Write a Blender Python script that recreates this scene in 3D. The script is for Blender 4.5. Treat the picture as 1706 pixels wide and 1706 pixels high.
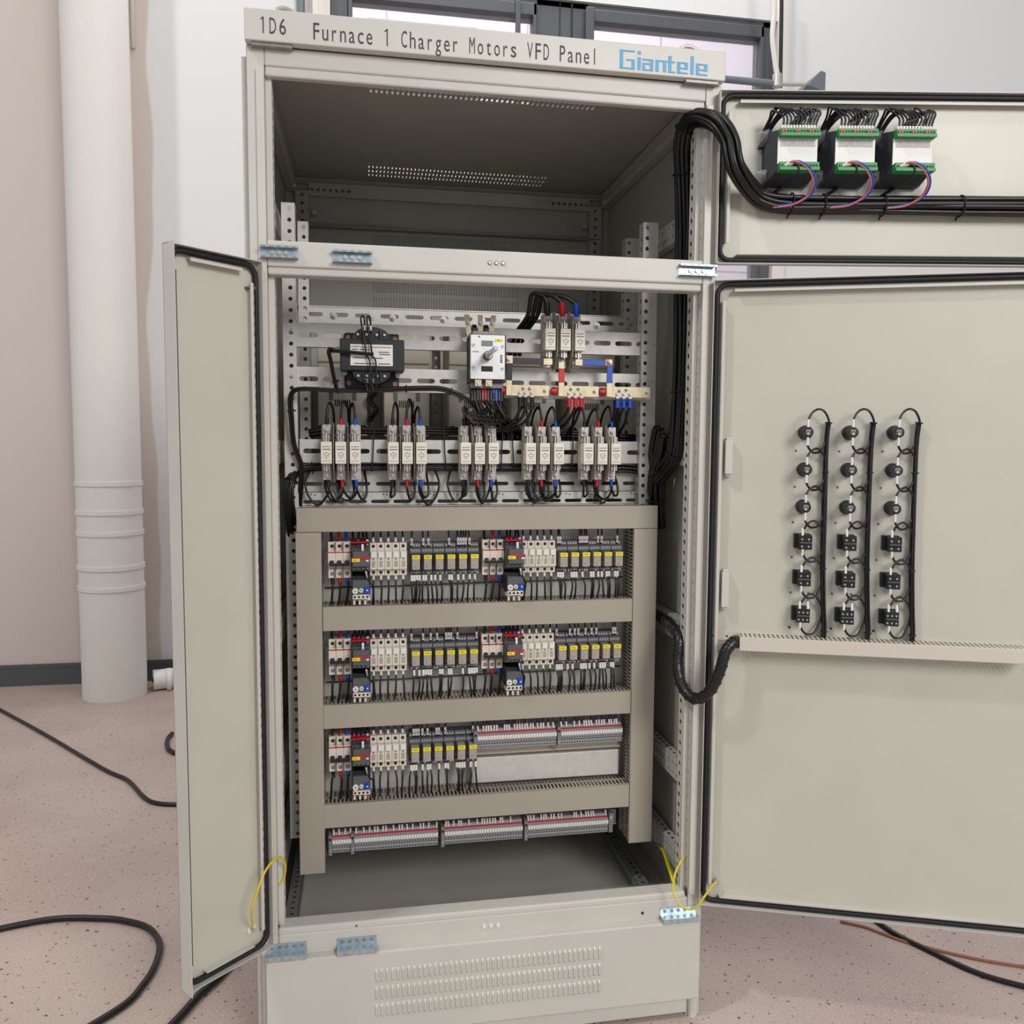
import bpy, math, random
import numpy as np
from mathutils import Vector, Matrix
random.seed(7)
scene = bpy.context.scene
for o in list(bpy.data.objects): bpy.data.objects.remove(o)
COL = scene.collection
PI = math.pi

# ------------------------------------------------------------------ camera
CAM = np.array([0.222, -1.789, 1.343])
YAW, PITCH, ROLL = [math.radians(v) for v in (10.10, -4.425, 0.338)]
FPX = 1394.0
_cy, _sy, _cp, _sp, _cr, _sr = math.cos(YAW), math.sin(YAW), math.cos(PITCH), math.sin(PITCH), math.cos(ROLL), math.sin(ROLL)
FWD = np.array([_sy*_cp, _cy*_cp, _sp]); _r0 = np.array([_cy, -_sy, 0.0]); _u0 = np.cross(_r0, FWD)
RGT = _cr*_r0 + _sr*_u0; UPV = -_sr*_r0 + _cr*_u0
cam_data = bpy.data.cameras.new('camera'); cam = bpy.data.objects.new('camera', cam_data); COL.objects.link(cam)
cam_data.sensor_width = 36; cam_data.lens = FPX/1706*36; cam_data.clip_start = 0.02; cam_data.clip_end = 200
m = Matrix.Identity(4)
for i in range(3):
    m[i][0] = RGT[i]; m[i][1] = UPV[i]; m[i][2] = -FWD[i]; m[i][3] = CAM[i]
cam.matrix_world = m
scene.camera = cam

# ------------------------------------------------------------------ world, lamps, exposure
world = bpy.data.worlds.new('world'); scene.world = world; world.use_nodes = True
bg = world.node_tree.nodes['Background']
bg.inputs[0].default_value = (0.93, 0.96, 1.0, 1); bg.inputs[1].default_value = 0.45
def area(name, loc, target, size, power, col, sy=None):
    d = bpy.data.lights.new(name, 'AREA'); d.energy = power; d.color = col; d.size = size
    if sy: d.shape = 'RECTANGLE'; d.size_y = sy
    o = bpy.data.objects.new(name, d); COL.objects.link(o); o.location = loc
    v = Vector(target) - Vector(loc); o.rotation_euler = v.to_track_quat('-Z', 'Y').to_euler()
    return o
area('hall_lamp', (-3.9, -1.9, 7.6), (0.6, 0, 1.1), 0.50, 185, (1.0, 0.965, 0.93))
area('hall_lamp', (2.9, -6.0, 4.2), (0.3, 0, 0.6), 2.2, 268, (1.0, 0.97, 0.945))
area('hall_lamp', (0.6, 0.9, 5.6), (0.6, 2.9, 1.6), 1.5, 26, (1.0, 0.98, 0.96))
area('daylight', (1.5, 3.6, 6.5), (1.5, 7.2, 3.2), 3.0, 210, (1.0, 0.97, 1.0))
vs = scene.view_settings
vs.view_transform = 'Standard'; vs.look = 'None'; vs.gamma = 1; vs.use_curve_mapping = False
vs.exposure = 0.0

# ------------------------------------------------------------------ helpers
def at(px, py, X=None, Y=None, Z=None):
    d = FWD + RGT*(px-853)/FPX - UPV*(py-853)/FPX
    k, v = (0, X) if X is not None else (1, Y) if Y is not None else (2, Z)
    p = CAM + d*(v-CAM[k])/d[k]
    return Vector([float(a) for a in p])
def at_plane(px, py, p0, n):
    d = FWD + RGT*(px-853)/FPX - UPV*(py-853)/FPX; n = np.array(n, float)
    return Vector([float(a) for a in CAM + d*(((np.array(p0, float)-CAM)@n)/(d@n))])
def lin(r, g, b):
    f = lambda c: (c/255)/12.92 if c <= 10 else ((c/255+0.055)/1.055)**2.4
    return (f(r), f(g), f(b), 1)
MATS = {}
def mat(name, rgb, rough=0.5, metal=0.0, noise=0.0, nscale=60, bump=0.0, bscale=400, alpha=None, trans=0, spec=None):
    m = bpy.data.materials.new(name); m.use_nodes = True; nt = m.node_tree; b = nt.nodes['Principled BSDF']
    c = lin(*rgb); b.inputs['Base Color'].default_value = c
    b.inputs['Roughness'].default_value = rough; b.inputs['Metallic'].default_value = metal
    if spec is not None: b.inputs['Specular IOR Level'].default_value = spec
    if trans: b.inputs['Transmission Weight'].default_value = trans
    if alpha is not None: b.inputs['Alpha'].default_value = alpha
    tc = nt.nodes.new('ShaderNodeTexCoord')
    if noise or bump:
        n = nt.nodes.new('ShaderNodeTexNoise'); n.inputs['Scale'].default_value = nscale; n.inputs['Detail'].default_value = 6
        nt.links.new(tc.outputs['Object'], n.inputs['Vector'])
    if noise:
        r = nt.nodes.new('ShaderNodeValToRGB'); r.color_ramp.elements[0].position = 0.3; r.color_ramp.elements[1].position = 0.7
        r.color_ramp.elements[0].color = tuple(v*(1-noise) for v in c[:3])+(1,)
        r.color_ramp.elements[1].color = tuple(min(1, v*(1+noise)) for v in c[:3])+(1,)
        nt.links.new(n.outputs['Fac'], r.inputs[0]); nt.links.new(r.outputs[0], b.inputs['Base Color'])
    if bump:
        n2 = nt.nodes.new('ShaderNodeTexNoise'); n2.inputs['Scale'].default_value = bscale; n2.inputs['Detail'].default_value = 3
        nt.links.new(tc.outputs['Object'], n2.inputs['Vector'])
        bp = nt.nodes.new('ShaderNodeBump'); bp.inputs['Strength'].default_value = bump; bp.inputs['Distance'].default_value = 0.002
        nt.links.new(n2.outputs['Fac'], bp.inputs['Height']); nt.links.new(bp.outputs[0], b.inputs['Normal'])
    MATS[name] = m
    return m
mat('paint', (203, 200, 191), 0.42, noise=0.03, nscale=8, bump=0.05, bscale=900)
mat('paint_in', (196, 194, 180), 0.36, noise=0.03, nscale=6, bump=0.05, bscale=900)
mat('paint_shaded', (172, 170, 160), 0.42, noise=0.04, nscale=6, bump=0.05, bscale=900)  # same cabinet paint, its colour darkened to carry the shade inside the shell
mat('duct', (168, 160, 146), 0.5, noise=0.03, nscale=5)
mat('galv', (206, 204, 197), 0.40, metal=0.22, noise=0.06, nscale=45, bump=0.03, bscale=200)
mat('galv_dark', (140, 141, 136), 0.42, metal=0.3, noise=0.14, nscale=90)
mat('zinc_blue', (178, 194, 202), 0.28, metal=0.6, noise=0.14, nscale=70)
mat('steel', (196, 192, 184), 0.34, metal=0.5)
mat('tinned', (212, 198, 164), 0.36, metal=0.35, noise=0.1, nscale=80)
mat('rubber', (24, 22, 26), 0.6)
mat('wire_black', (22, 21, 20), 0.38)
mat('wire_cloth', (26, 25, 26), 0.3, bump=0.6, bscale=160)
mat('red', (196, 22, 34), 0.4)
mat('blue', (18, 78, 190), 0.4)
mat('yellow', (240, 222, 10), 0.45)
mat('yellow_wire', (226, 200, 30), 0.4)
mat('pink_wire', (205, 110, 100), 0.4)
mat('white', (232, 230, 224), 0.45)
mat('cream', (222, 214, 198), 0.42)
mat('ceramic', (196, 188, 174), 0.5, noise=0.03, nscale=60)
mat('fuse_white', (234, 228, 214), 0.45)
mat('vfd', (226, 219, 202), 0.5)
mat('print', (92, 84, 78), 0.6)
mat('black_plastic', (26, 26, 29), 0.42)
mat('dark_grey', (84, 88, 88), 0.5)
mat('mid_grey', (128, 130, 130), 0.5)
mat('socket', (98, 98, 106), 0.5)
mat('relay_body', (168, 162, 150), 0.25)
mat('term_grey', (160, 162, 162), 0.5)
mat('green', (34, 140, 66), 0.45)
mat('copper', (158, 116, 88), 0.4, metal=0.5)
mat('ink', (62, 58, 56), 0.6)
mat('logo_blue', (84, 164, 206), 0.5)
mat('barrier', (176, 168, 156), 0.4, alpha=0.82)
mat('film', (240, 240, 240), 0.08, alpha=0.32)
mat('window_grey', (82, 84, 88), 0.45)
mat('grey_tube', (108, 116, 122), 0.45)
mat('glass', (240, 245, 250), 0.02, alpha=0.10)
mat('facade_dark', (176, 164, 178), 0.7)
mat('wall_trim', (225, 220, 214), 0.7)
mat('switch_plate', (222, 224, 224), 0.4, metal=0.25)
mat('duct_light', (206, 198, 186), 0.5)
mat('door_film', (235, 235, 230), 0.18, alpha=0.16)
mat('meter_grey', (62, 66, 72), .45)
mat('rust', (150, 100, 84), 0.8)

class MB:
    def __init__(s): s.v = []; s.f = []; s.fm = []; s.sm = []; s.mats = []
    def mi(s, m):
        if m not in s.mats: s.mats.append(m)
        return s.mats.index(m)
    def add(s, vs, fs, m, smooth=False):
        b = len(s.v); s.v += [tuple(float(c) for c in v) for v in vs]; k = s.mi(m)
        for f in fs: s.f.append(tuple(b+i for i in f)); s.fm.append(k); s.sm.append(smooth)
        return s
    def box(s, x0, x1, y0, y1, z0, z1, m):
        x0, x1 = sorted((x0, x1)); y0, y1 = sorted((y0, y1)); z0, z1 = sorted((z0, z1))
        vs = [(x, y, z) for z in (z0, z1) for y in (y0, y1) for x in (x0, x1)]
        return s.add(vs, [(0,2,3,1), (4,5,7,6), (0,1,5,4), (2,6,7,3), (0,4,6,2), (1,3,7,5)], m)
    def obox(s, c, U, V, W, m):      # oriented box, half vectors
        c, U, V, W = map(Vector, (c, U, V, W))
        vs = [c+a*U+b*V+d*W for d in (-1,1) for b in (-1,1) for a in (-1,1)]
        return s.add(vs, [(0,2,3,1), (4,5,7,6), (0,1,5,4), (2,6,7,3), (0,4,6,2), (1,3,7,5)], m)
    def prism(s, poly, y0, y1, m):   # poly in x,z extruded along y
        n = len(poly); vs = [(x, y0, z) for x, z in poly] + [(x, y1, z) for x, z in poly]
        return s.add(vs, [tuple(range(n)), tuple(range(2*n-1, n-1, -1))] + [(i, n+i, n+(i+1) % n, (i+1) % n) for i in range(n)], m)
    def prismx(s, poly, x0, x1, m):  # poly in y,z extruded along x
        n = len(poly); vs = [(x0, y, z) for y, z in poly] + [(x1, y, z) for y, z in poly]
        return s.add(vs, [tuple(range(n-1, -1, -1)), tuple(range(n, 2*n))] + [((i+1) % n, n+(i+1) % n, n+i, i) for i in range(n)], m)
    def cyl(s, p0, p1, r0, m, n=16, r1=None, hexa=False):
        p0, p1 = Vector(p0), Vector(p1); r1 = r0 if r1 is None else r1; a = (p1-p0).normalized()
        u = a.orthogonal().normalized(); w = a.cross(u)
        A = [p0+r0*(math.cos(2*PI*i/n)*u+math.sin(2*PI*i/n)*w) for i in range(n)]
        B = [p1+r1*(math.cos(2*PI*i/n)*u+math.sin(2*PI*i/n)*w) for i in range(n)]
        s.add(A+B, [(i, (i+1) % n, n+(i+1) % n, n+i) for i in range(n)], m, not hexa)
        s.add(A, [tuple(range(n-1, -1, -1))], m); return s.add(B, [tuple(range(n))], m)
    def tube(s, pts, r, m, n=8, sub=5, closed=False, flat=None):
        P = smooth(pts, sub, closed); k = len(P); vs = []; fs = []
        t0 = (P[1]-P[0]).normalized(); u = t0.orthogonal().normalized()
        for i, p in enumerate(P):
            if closed: t = (P[(i+1) % k]-P[i-1]).normalized()
            else: t = (P[min(i+1, k-1)]-P[max(i-1, 0)]).normalized()
            u = (u - t*u.dot(t)).normalized(); w = t.cross(u); rr = r(i/(k-1)) if callable(r) else r
            vs += [p+rr*(math.cos(2*PI*j/n)*u+math.sin(2*PI*j/n)*w) for j in range(n)]
        for i in range(k if closed else k-1):
            a, b = i*n, ((i+1) % k)*n
            fs += [(a+j, a+(j+1) % n, b+(j+1) % n, b+j) for j in range(n)]
        if not closed: fs += [tuple(range(n-1, -1, -1)), tuple(range((k-1)*n, k*n))]
        return s.add(vs, fs, m, True)
    def perf(s, o, U, V, nu, nv, hw, hh, m, t=0.0015, off=(0, 0), skip=None):
        o, U, V = map(Vector, (o, U, V)); w, h = U.length/nu, V.length/nv; eu, ev = U.normalized(), V.normalized(); N = eu.cross(ev)
        seq = [(a, 1) for a in (-1, -.5, 0, .5)] + [(1, b) for b in (1, .5, 0, -.5)] + [(a, -1) for a in (1, .5, 0, -.5)] + [(-1, b) for b in (-1, -.5, 0, .5)]
        def inner(a, b):
            if abs(hw-hh) < 1e-6:
                q = math.hypot(a, b); return hw*a/q, hh*b/q
            sw = hh > hw
            if sw: a, b = b, a
            L, S = max(hw, hh), min(hw, hh); c = L-S; sg = 1 if a > 0 else -1
            if abs(b) == 1 and abs(a) <= .5: r = (c*a*2, S*b)
            elif abs(a) == 1 and abs(b) == 1: r = (sg*(c+S*.707), S*.707*b)
            elif abs(a) == 1: r = (sg*(c+S*math.cos(b*PI/4)), S*math.sin(b*PI/4))
            else: r = (sg*(c+S*.707), S*.707*b)
            return (r[1], r[0]) if sw else r
        vs, fs = [], []
        for i in range(nu):
            for j in range(nv):
                c = o+eu*(i+.5)*w+ev*(j+.5)*h; b0 = len(vs)
                if skip and skip(i, j):
                    vs += [c+eu*a*w/2+ev*b*h/2 for a, b in ((-1,-1),(1,-1),(1,1),(-1,1))]; fs.append((b0, b0+1, b0+2, b0+3)); continue
                for a, b in seq: vs.append(c+eu*a*w/2+ev*b*h/2)
                for a, b in seq:
                    x, y = inner(a, b); vs.append(c+eu*(x+off[0])+ev*(y+off[1]))
                for k in range(16): fs.append((b0+k, b0+16+k, b0+16+(k+1) % 16, b0+(k+1) % 16))
                if t:
                    for a, b in seq:
                        x, y = inner(a, b); vs.append(c+eu*(x+off[0])+ev*(y+off[1])-N*t)
                    for k in range(16): fs.append((b0+16+k, b0+32+k, b0+32+(k+1) % 16, b0+16+(k+1) % 16))
        s.add(vs, fs, m)
        return s
    def build(s, name, parent=None, loc=None, bevel=0.0, seg=2):
        me = bpy.data.meshes.new(name); me.from_pydata(s.v, [], s.f)
        for k in s.mats: me.materials.append(MATS[k])
        me.polygons.foreach_set('material_index', s.fm); me.polygons.foreach_set('use_smooth', s.sm)
        me.update(); o = bpy.data.objects.new(name, me); COL.objects.link(o)
        if parent: o.parent = parent
        if loc: o.location = loc
        if bevel:
            b = o.modifiers.new('bevel', 'BEVEL'); b.width = bevel; b.segments = seg; b.limit_method = 'ANGLE'; b.angle_limit = math.radians(50)
        return o
def smooth(pts, sub=5, closed=False):
    P = [Vector(p) for p in pts]
    if len(P) < 3 or sub <= 1: return P
    out = []; n = len(P)
    for i in range(n if closed else n-1):
        if closed: a, b, c, d = P[i-1], P[i], P[(i+1) % n], P[(i+2) % n]
        else: a, b, c, d = P[max(i-1, 0)], P[i], P[i+1], P[min(i+2, n-1)]
        for k in range(sub):
            t = k/sub
            out.append(.5*((2*b)+(c-a)*t+(2*a-5*b+4*c-d)*t*t+(3*b-a-3*c+d)*t**3))
    if not closed: out.append(P[-1])
    return out
def tag(o, label=None, cat=None, group=None, kind=None):
    if label: o['label'] = label
    if cat: o['category'] = cat
    if group: o['group'] = group
    if kind: o['kind'] = kind
    return o
def empty(name, loc=(0, 0, 0), rz=0.0):
    o = bpy.data.objects.new(name, None); COL.objects.link(o); o.location = loc; o.rotation_euler = (0, 0, rz); o.empty_display_size = .02
    return o
def copy_tree(o, parent=None):
    c = o.copy(); COL.objects.link(c)
    if parent: c.parent = parent
    for ch in list(o.children): copy_tree(ch, c)
    return c
def text_mesh(mb, body, x, z, y, h, m, xs=1.0, sp=1.0, flipn=-1, thick=0.0006):
    """letters standing on a plane facing -Y, baseline z, left x, capital height h"""
    cu = bpy.data.curves.new('t', 'FONT'); cu.body = body; cu.size = h/0.7; cu.space_character = sp; cu.extrude = thick/2; cu.resolution_u = 3
    ob = bpy.data.objects.new('t', cu); COL.objects.link(ob); dg = bpy.context.evaluated_depsgraph_get(); dg.update()
    me = bpy.data.meshes.new_from_object(ob.evaluated_get(dg))
    vs = [(x+v.co.x*xs, y-v.co.z, z+v.co.y) for v in me.vertices]
    mb.add(vs, [tuple(p.vertices) for p in me.polygons], m)
    bpy.data.objects.remove(ob); bpy.data.curves.remove(cu); bpy.data.meshes.remove(me)
# ------------------------------------------------------------------ the setting
def node_mat(name): 
    m = bpy.data.materials.new(name); m.use_nodes = True; MATS[name] = m
    return m, m.node_tree, m.node_tree.nodes['Principled BSDF']
m, nt, b = node_mat('terrazzo')       # worn pink-brown aggregate floor with dark and pale chips
tc = nt.nodes.new('ShaderNodeTexCoord')
def noise(scale, det=4):
    n = nt.nodes.new('ShaderNodeTexNoise'); n.inputs['Scale'].default_value = scale; n.inputs['Detail'].default_value = det
    nt.links.new(tc.outputs['Object'], n.inputs['Vector']); return n.outputs['Fac']
def ramp(src, p0, c0, p1, c1, const=False):
    r = nt.nodes.new('ShaderNodeValToRGB'); e = r.color_ramp.elements
    e[0].position = p0; e[0].color = c0; e[1].position = p1; e[1].color = c1
    if const: r.color_ramp.interpolation = 'CONSTANT'
    nt.links.new(src, r.inputs[0]); return r.outputs[0]
def mix(fac, a, bb):
    x = nt.nodes.new('ShaderNodeMix'); x.data_type = 'RGBA'
    if isinstance(fac, float): x.inputs[0].default_value = fac
    else: nt.links.new(fac, x.inputs[0])
    for i, v in ((6, a), (7, bb)):
        if isinstance(v, tuple): x.inputs[i].default_value = v
        else: nt.links.new(v, x.inputs[i])
    return x.outputs[2]
base = ramp(noise(1.6, 5), .4, lin(172, 153, 144), .62, lin(196, 179, 168))
fine = ramp(noise(230, 3), .35, lin(152, 134, 127), .65, lin(200, 183, 172))
c = mix(.45, base, fine)
c = mix(ramp(noise(75, 2), .66, (0, 0, 0, 1), .70, (1, 1, 1, 1)), c, lin(84, 68, 62))
c = mix(ramp(noise(110, 2), .69, (0, 0, 0, 1), .72, (1, 1, 1, 1)), c, lin(206, 194, 180))
nt.links.new(c, b.inputs['Base Color']); b.inputs['Roughness'].default_value = .55
m, nt, b = node_mat('wall_paint')     # fresh white coat ending in a ragged edge over older beige paint
tc = nt.nodes.new('ShaderNodeTexCoord'); sx = nt.nodes.new('ShaderNodeSeparateXYZ'); nt.links.new(tc.outputs['Object'], sx.inputs[0])
ad = nt.nodes.new('ShaderNodeMath'); ad.operation = 'MULTIPLY_ADD'; nt.links.new(noise(1.1, 1), ad.inputs[0]); ad.inputs[1].default_value = .16; nt.links.new(sx.outputs[0], ad.inputs[2])
ad2 = nt.nodes.new('ShaderNodeMath'); ad2.operation = 'ADD'; nt.links.new(ad.outputs[0], ad2.inputs[0]); ad2.inputs[1].default_value = 2.0
mr = nt.nodes.new('ShaderNodeMapRange'); nt.links.new(ad2.outputs[0], mr.inputs[0]); mr.inputs[1].default_value = 1.155; mr.inputs[2].default_value = 1.17
nt.links.new(mix(mr.outputs[0], lin(206, 194, 186), lin(224, 224, 223)), b.inputs['Base Color']); b.inputs['Roughness'].default_value = .7
m, nt, b = node_mat('facade')         # pale cladding with thin panel joints
tc = nt.nodes.new('ShaderNodeTexCoord'); mp = nt.nodes.new('ShaderNodeMapping'); mp.inputs['Rotation'].default_value = (PI/2, 0, 0)
nt.links.new(tc.outputs['Object'], mp.inputs[0]); br = nt.nodes.new('ShaderNodeTexBrick'); nt.links.new(mp.outputs[0], br.inputs[0])
br.offset = 0; br.inputs['Scale'].default_value = 1; br.inputs['Mortar Size'].default_value = .012; br.inputs['Brick Width'].default_value = 1.5; br.inputs['Row Height'].default_value = .42
br.inputs['Color1'].default_value = lin(236, 226, 236); br.inputs['Color2'].default_value = lin(238, 230, 238); br.inputs['Mortar'].default_value = lin(200, 180, 190)
nt.links.new(br.outputs[0], b.inputs['Base Color']); b.inputs['Roughness'].default_value = .8

WY = 3.2
def struct(name, mb, **k): return tag(mb.build(name, **k), kind='structure')
struct('floor', MB().box(-3.2, 6.5, -3.2, 8.0, -.1, 0, 'terrazzo'))
wx0, wx1, wz0, wz1 = .06, 2.75, 1.3, 3.96
w = MB().box(-3.2, wx0, WY, WY+.22, 0, 5.5, 'wall_paint').box(wx1, 6.5, WY, WY+.22, 0, 5.5, 'wall_paint').box(wx0, wx1, WY, WY+.22, 0, wz0, 'wall_paint').box(wx0, wx1, WY, WY+.22, wz1, 5.5, 'wall_paint')
struct('wall_back', w)
struct('baseboard_back', MB().box(-3.2, 6.5, WY-.012, WY, 0, .12, 'window_grey').box(-3.2, 6.5, WY-.014, WY-.012, .1, .12, 'window_grey'))
# plaster strips round the window
struct('trim_1', MB().box(-.03, .0, WY-.10, WY, 1.25, 4.3, 'wall_trim').box(.0, wx0, WY-.03, WY, 1.25, 4.3, 'wall_trim').box(-.13, -.03, WY-.015, WY, 1.25, 4.3, 'wall_trim'))
struct('trim_2', MB().box(wx1+.0, wx1+.08, WY-.02, WY, 1.25, 4.3, 'wall_trim').box(wx1-.0, wx1+.26, WY-.035, WY-.02, 1.2, 1.3, 'wall_trim'))
# window with two sashes, a centre mullion and glass
win = MB()
fy0, fy1 = WY+.02, WY+.12
win.box(wx0, wx0+.10, fy0, fy1, wz0, wz1, 'window_grey').box(wx1-.09, wx1, fy0, fy1, wz0, wz1, 'window_grey')
win.box(wx0, wx1, fy0, fy1, wz0, wz0+.08, 'window_grey').box(wx0, wx1, fy0, fy1, wz1-.04, wz1, 'window_grey')
win.box(1.24, 1.56, fy0, fy1, wz0, wz1, 'window_grey')
wo = struct('window_1', win, bevel=.006)
for a, bb in ((wx0+.10, 1.24), (1.56, wx1-.09)):
    s = MB(); t = .045
    s.box(a, bb, fy0-.03, fy1-.02, wz1-.11, wz1-.04, 'window_grey').box(a, bb, fy0-.03, fy1-.02, wz0+.08, wz0+.14, 'window_grey')
    s.box(a, a+t*.5, fy0-.03, fy1-.02, wz0+.08, wz1-.04, 'window_grey').box(bb-t*.5, bb, fy0-.03, fy1-.02, wz0+.08, wz1-.04, 'window_grey')
    s.box((a-.03 if a > 1 else bb-.13), (a+.02 if a > 1 else bb-.10), fy0-.05, fy0-.03, wz0+.08, wz1-.04, 'window_grey')
    so = s.build('sash', wo, bevel=.005)
    MB().box(a+t*.5, bb-t*.5, fy0+.02, fy0+.024, wz0+.14, wz1-.11, 'glass').build('pane', so)
MB().box(1.38, 1.385, fy0-.004, fy0, wz0, wz1, 'rubber').box(1.45, 1.46, fy0-.004, fy0, wz0, wz1, 'black_plastic').build('mullion_seal', wo)
# neighbouring building seen through the panes
fb = empty('building', (2.0, 7.4, 0)); tag(fb, 'pale clad building with dark-framed windows seen through the factory window', 'building')
MB().box(-9, 9, 0, .3, 0, 12, 'facade').build('wall', fb)
for x0, z0 in ((-2.05+.35, 5.05), (.55, 4.95)):
    f = MB().box(x0, x0+1.15, -.03, 0, z0, z0+.72, 'facade_dark').build('window', fb)
    MB().box(x0+.06, x0+.52, -.04, -.03, z0+.08, z0+.5, 'facade').box(x0+.62, x0+1.09, -.04, -.03, z0+.08, z0+.5, 'facade').build('pane', f)
# the tilt arm of the window and its cord
t = empty('window_stay', (2.45, 2.9, 3.59)); tag(t, 'grey steel window stay arm ending in a wedge bracket beside the window', 'window fitting')
pA, pB = at(1200, 131, Y=2.9), at(1293, 140, Y=2.9); o0 = Vector((2.45, 2.9, 3.59))
MB().tube([pA-o0, (pA+pB)/2-o0, pB-o0], .02, 'grey_tube', n=12).build('arm', t)
pC = at(1345, 141, Y=2.9); MB().tube([pB-o0, (pB+pC)/2-o0, pC-o0], .011, 'steel', n=10).build('rod', t)
c1 = at(1358, 138, Y=2.9)-o0
MB().prism([(c1.x-.06, c1.z-.03), (c1.x+.05, c1.z-.06), (c1.x+.05, c1.z+.05), (c1.x+.02, c1.z+.06), (c1.x-.04, c1.z+.0)], -.03, .3, 'grey_tube').build('bracket', t, bevel=.004)
MB().cyl(pB-o0+Vector((0, -.01, -.02)), pB-o0+Vector((0, -.01, .05)), .026, 'steel').build('clamp', t)
cd = MB().tube([at(1288, -60, Y=2.95), at(1290, 12, Y=2.95), at(1287, 60, Y=2.95), at(1291, 100, Y=2.95), at(1297, 140, Y=2.95)], .016, 'wall_trim', n=8)
tag(cd.build('hanging_cord'), 'pale sleeve-covered cord hanging down the right window jamb', 'cord')
tag(MB().tube([at(1302, -60, Y=3.1), at(1302, 15, Y=3.1), at(1301, 80, Y=3.1), at(1300, 146, Y=3.1)], .012, 'rubber').build('window_cable'), 'dark cable running down the wall right of the window', 'cable')
# painted round downpipe at the far left, with clamps
px_, py_ = -1.105, 2.95
dp = empty('drain_pipe', (px_, py_, 0)); tag(dp, 'beige painted round drainpipe with joint collars at the left wall', 'pipe')
MB().cyl((0, 0, 0), (0, 0, 5.3), .16, 'pipe_paint' if 'pipe_paint' in MATS else 'wall_trim', n=40).build('pipe', dp)
for z in (1.13, .98, .87, .69, .58): MB().cyl((0, 0, z), (0, 0, z+.022), .166, 'wall_trim', n=40).build('collar', dp)
tag(MB().tube([at(222, 80, Y=WY-.02), at(222, 80, Y=WY-.02)+Vector((0, 0, 1.9))], .012, 'wall_trim').build('wall_conduit'), 'thin painted conduit running up the wall above the drainpipe', 'pipe')
tag(MB().tube([at(500, -60, Y=WY-.04), at(502, 60, Y=WY-.04), at(505, 200, Y=WY-.04)], .022, 'grey_tube', n=10, sub=1).build('grey_conduit'), 'grey conduit on the wall just left of the window, above the cabinet', 'pipe')
pe = at(268, 1132, Y=3.0)
wp = empty('pipe_elbow', (pe.x, pe.y, 0)); tag(wp, 'white plastic pipe end lying on the floor by the far wall', 'pipe')
MB().cyl((-.04, 0, .055), (.12, .05, .055), .055, 'white', n=24).cyl((.03, .0, .055), (.05, .006, .055), .062, 'white', n=24).build('pipe', wp)
MB().cyl((-.0405, 0, .055), (-.043, 0, .055), .012, 'rubber', n=12).build('hole', wp)
# cables lying on the floor
def floor_cable(name, pts, r, m, label):
    P = [at(a, bb, Z=r) for a, bb in pts]
    tag(MB().tube(P, r, m, n=8, sub=6).build(name), label, 'cable')
floor_cable('floor_cable', [(-60, 1150), (60, 1215), (140, 1262), (180, 1285), (213, 1300), (240, 1328), (262, 1338), (300, 1340), (330, 1338)], .008, 'wire_black', 'black cable running on the floor behind the narrow left door')
floor_cable('floor_cable', [(-60, 1560), (80, 1532), (170, 1530), (213, 1535), (245, 1545), (262, 1562), (266, 1582), (255, 1615), (235, 1645), (210, 1672), (150, 1710), (60, 1760)], .0085, 'wire_black', 'black cable curving in a wide loop on the floor at bottom left')
floor_cable('floor_cable', [(400, 1585), (370, 1622), (345, 1646), (330, 1660), (300, 1694), (270, 1725)], .010, 'wire_black', 'thick black cable leaving from under the narrow left door')
floor_cable('floor_cable', [(287, 1222), (279, 1232), (280, 1247), (292, 1255)], .010, 'wire_black', 'short bend of black cable peeking out beside the left door edge')
floor_cable('floor_cable', [(1400, 1535), (1440, 1544), (1470, 1555), (1520, 1572), (1640, 1600), (1780, 1620)], .004, 'rust', 'thin reddish cord on the floor below the right door')
floor_cable('floor_cable', [(1440, 1520), (1475, 1545), (1492, 1556), (1530, 1575), (1640, 1625), (1780, 1660)], .007, 'wire_black', 'short black cable on the floor below the right door')

# ------------------------------------------------------------------ the cabinet
CB = empty('electrical_cabinet', (.5, .4, 0)); tag(CB, 'tall pale grey steel switchgear cabinet standing open on the terrazzo floor', 'cabinet')
CO = Vector((.5, .4, 0))
class LB(MB):     # builds in world coordinates, parented to a root at an offset
    def __init__(s, org=CO): super().__init__(); s.org = Vector(org)
    def build(s, name, parent=None, **k):
        s.v = [(a-s.org.x, b_-s.org.y, c_-s.org.z) for a, b_, c_ in s.v]
        return super().build(name, parent, **k)
DEP = .85
# side walls, back, roof, floor tray
sp = LB().box(0, .002, .03, DEP, .05, 2.15, 'paint_shaded').build('side_panel', CB)
sp = LB().box(.998, 1, .03, DEP, .05, 2.15, 'paint_shaded').build('side_panel', CB)
LB().box(-.012, -.001, .02, .06, .05, 2.12, 'galv').build('panel_edge', CB)
roof = LB(); rz = 2.142
for x0, x1, y0, y1 in ((0, .24, 0, DEP), (.767, 1, 0, DEP), (.24, .767, .20, .69), (.24, .767, 0, .105), (.24, .767, .80, DEP)):
    roof.box(x0, x1, y0, y1, rz, rz+.002, 'paint_shaded')
roof.perf((.24, .105, rz), (.527, 0, 0), (0, .095, 0), 44, 4, .0028, .0075, 'paint_shaded', .002)
roof.perf((.24, .69, rz), (.527, 0, 0), (0, .11, 0), 48, 3, .0014, .0085, 'paint_shaded', .002)
roof.build('roof', CB)
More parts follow.
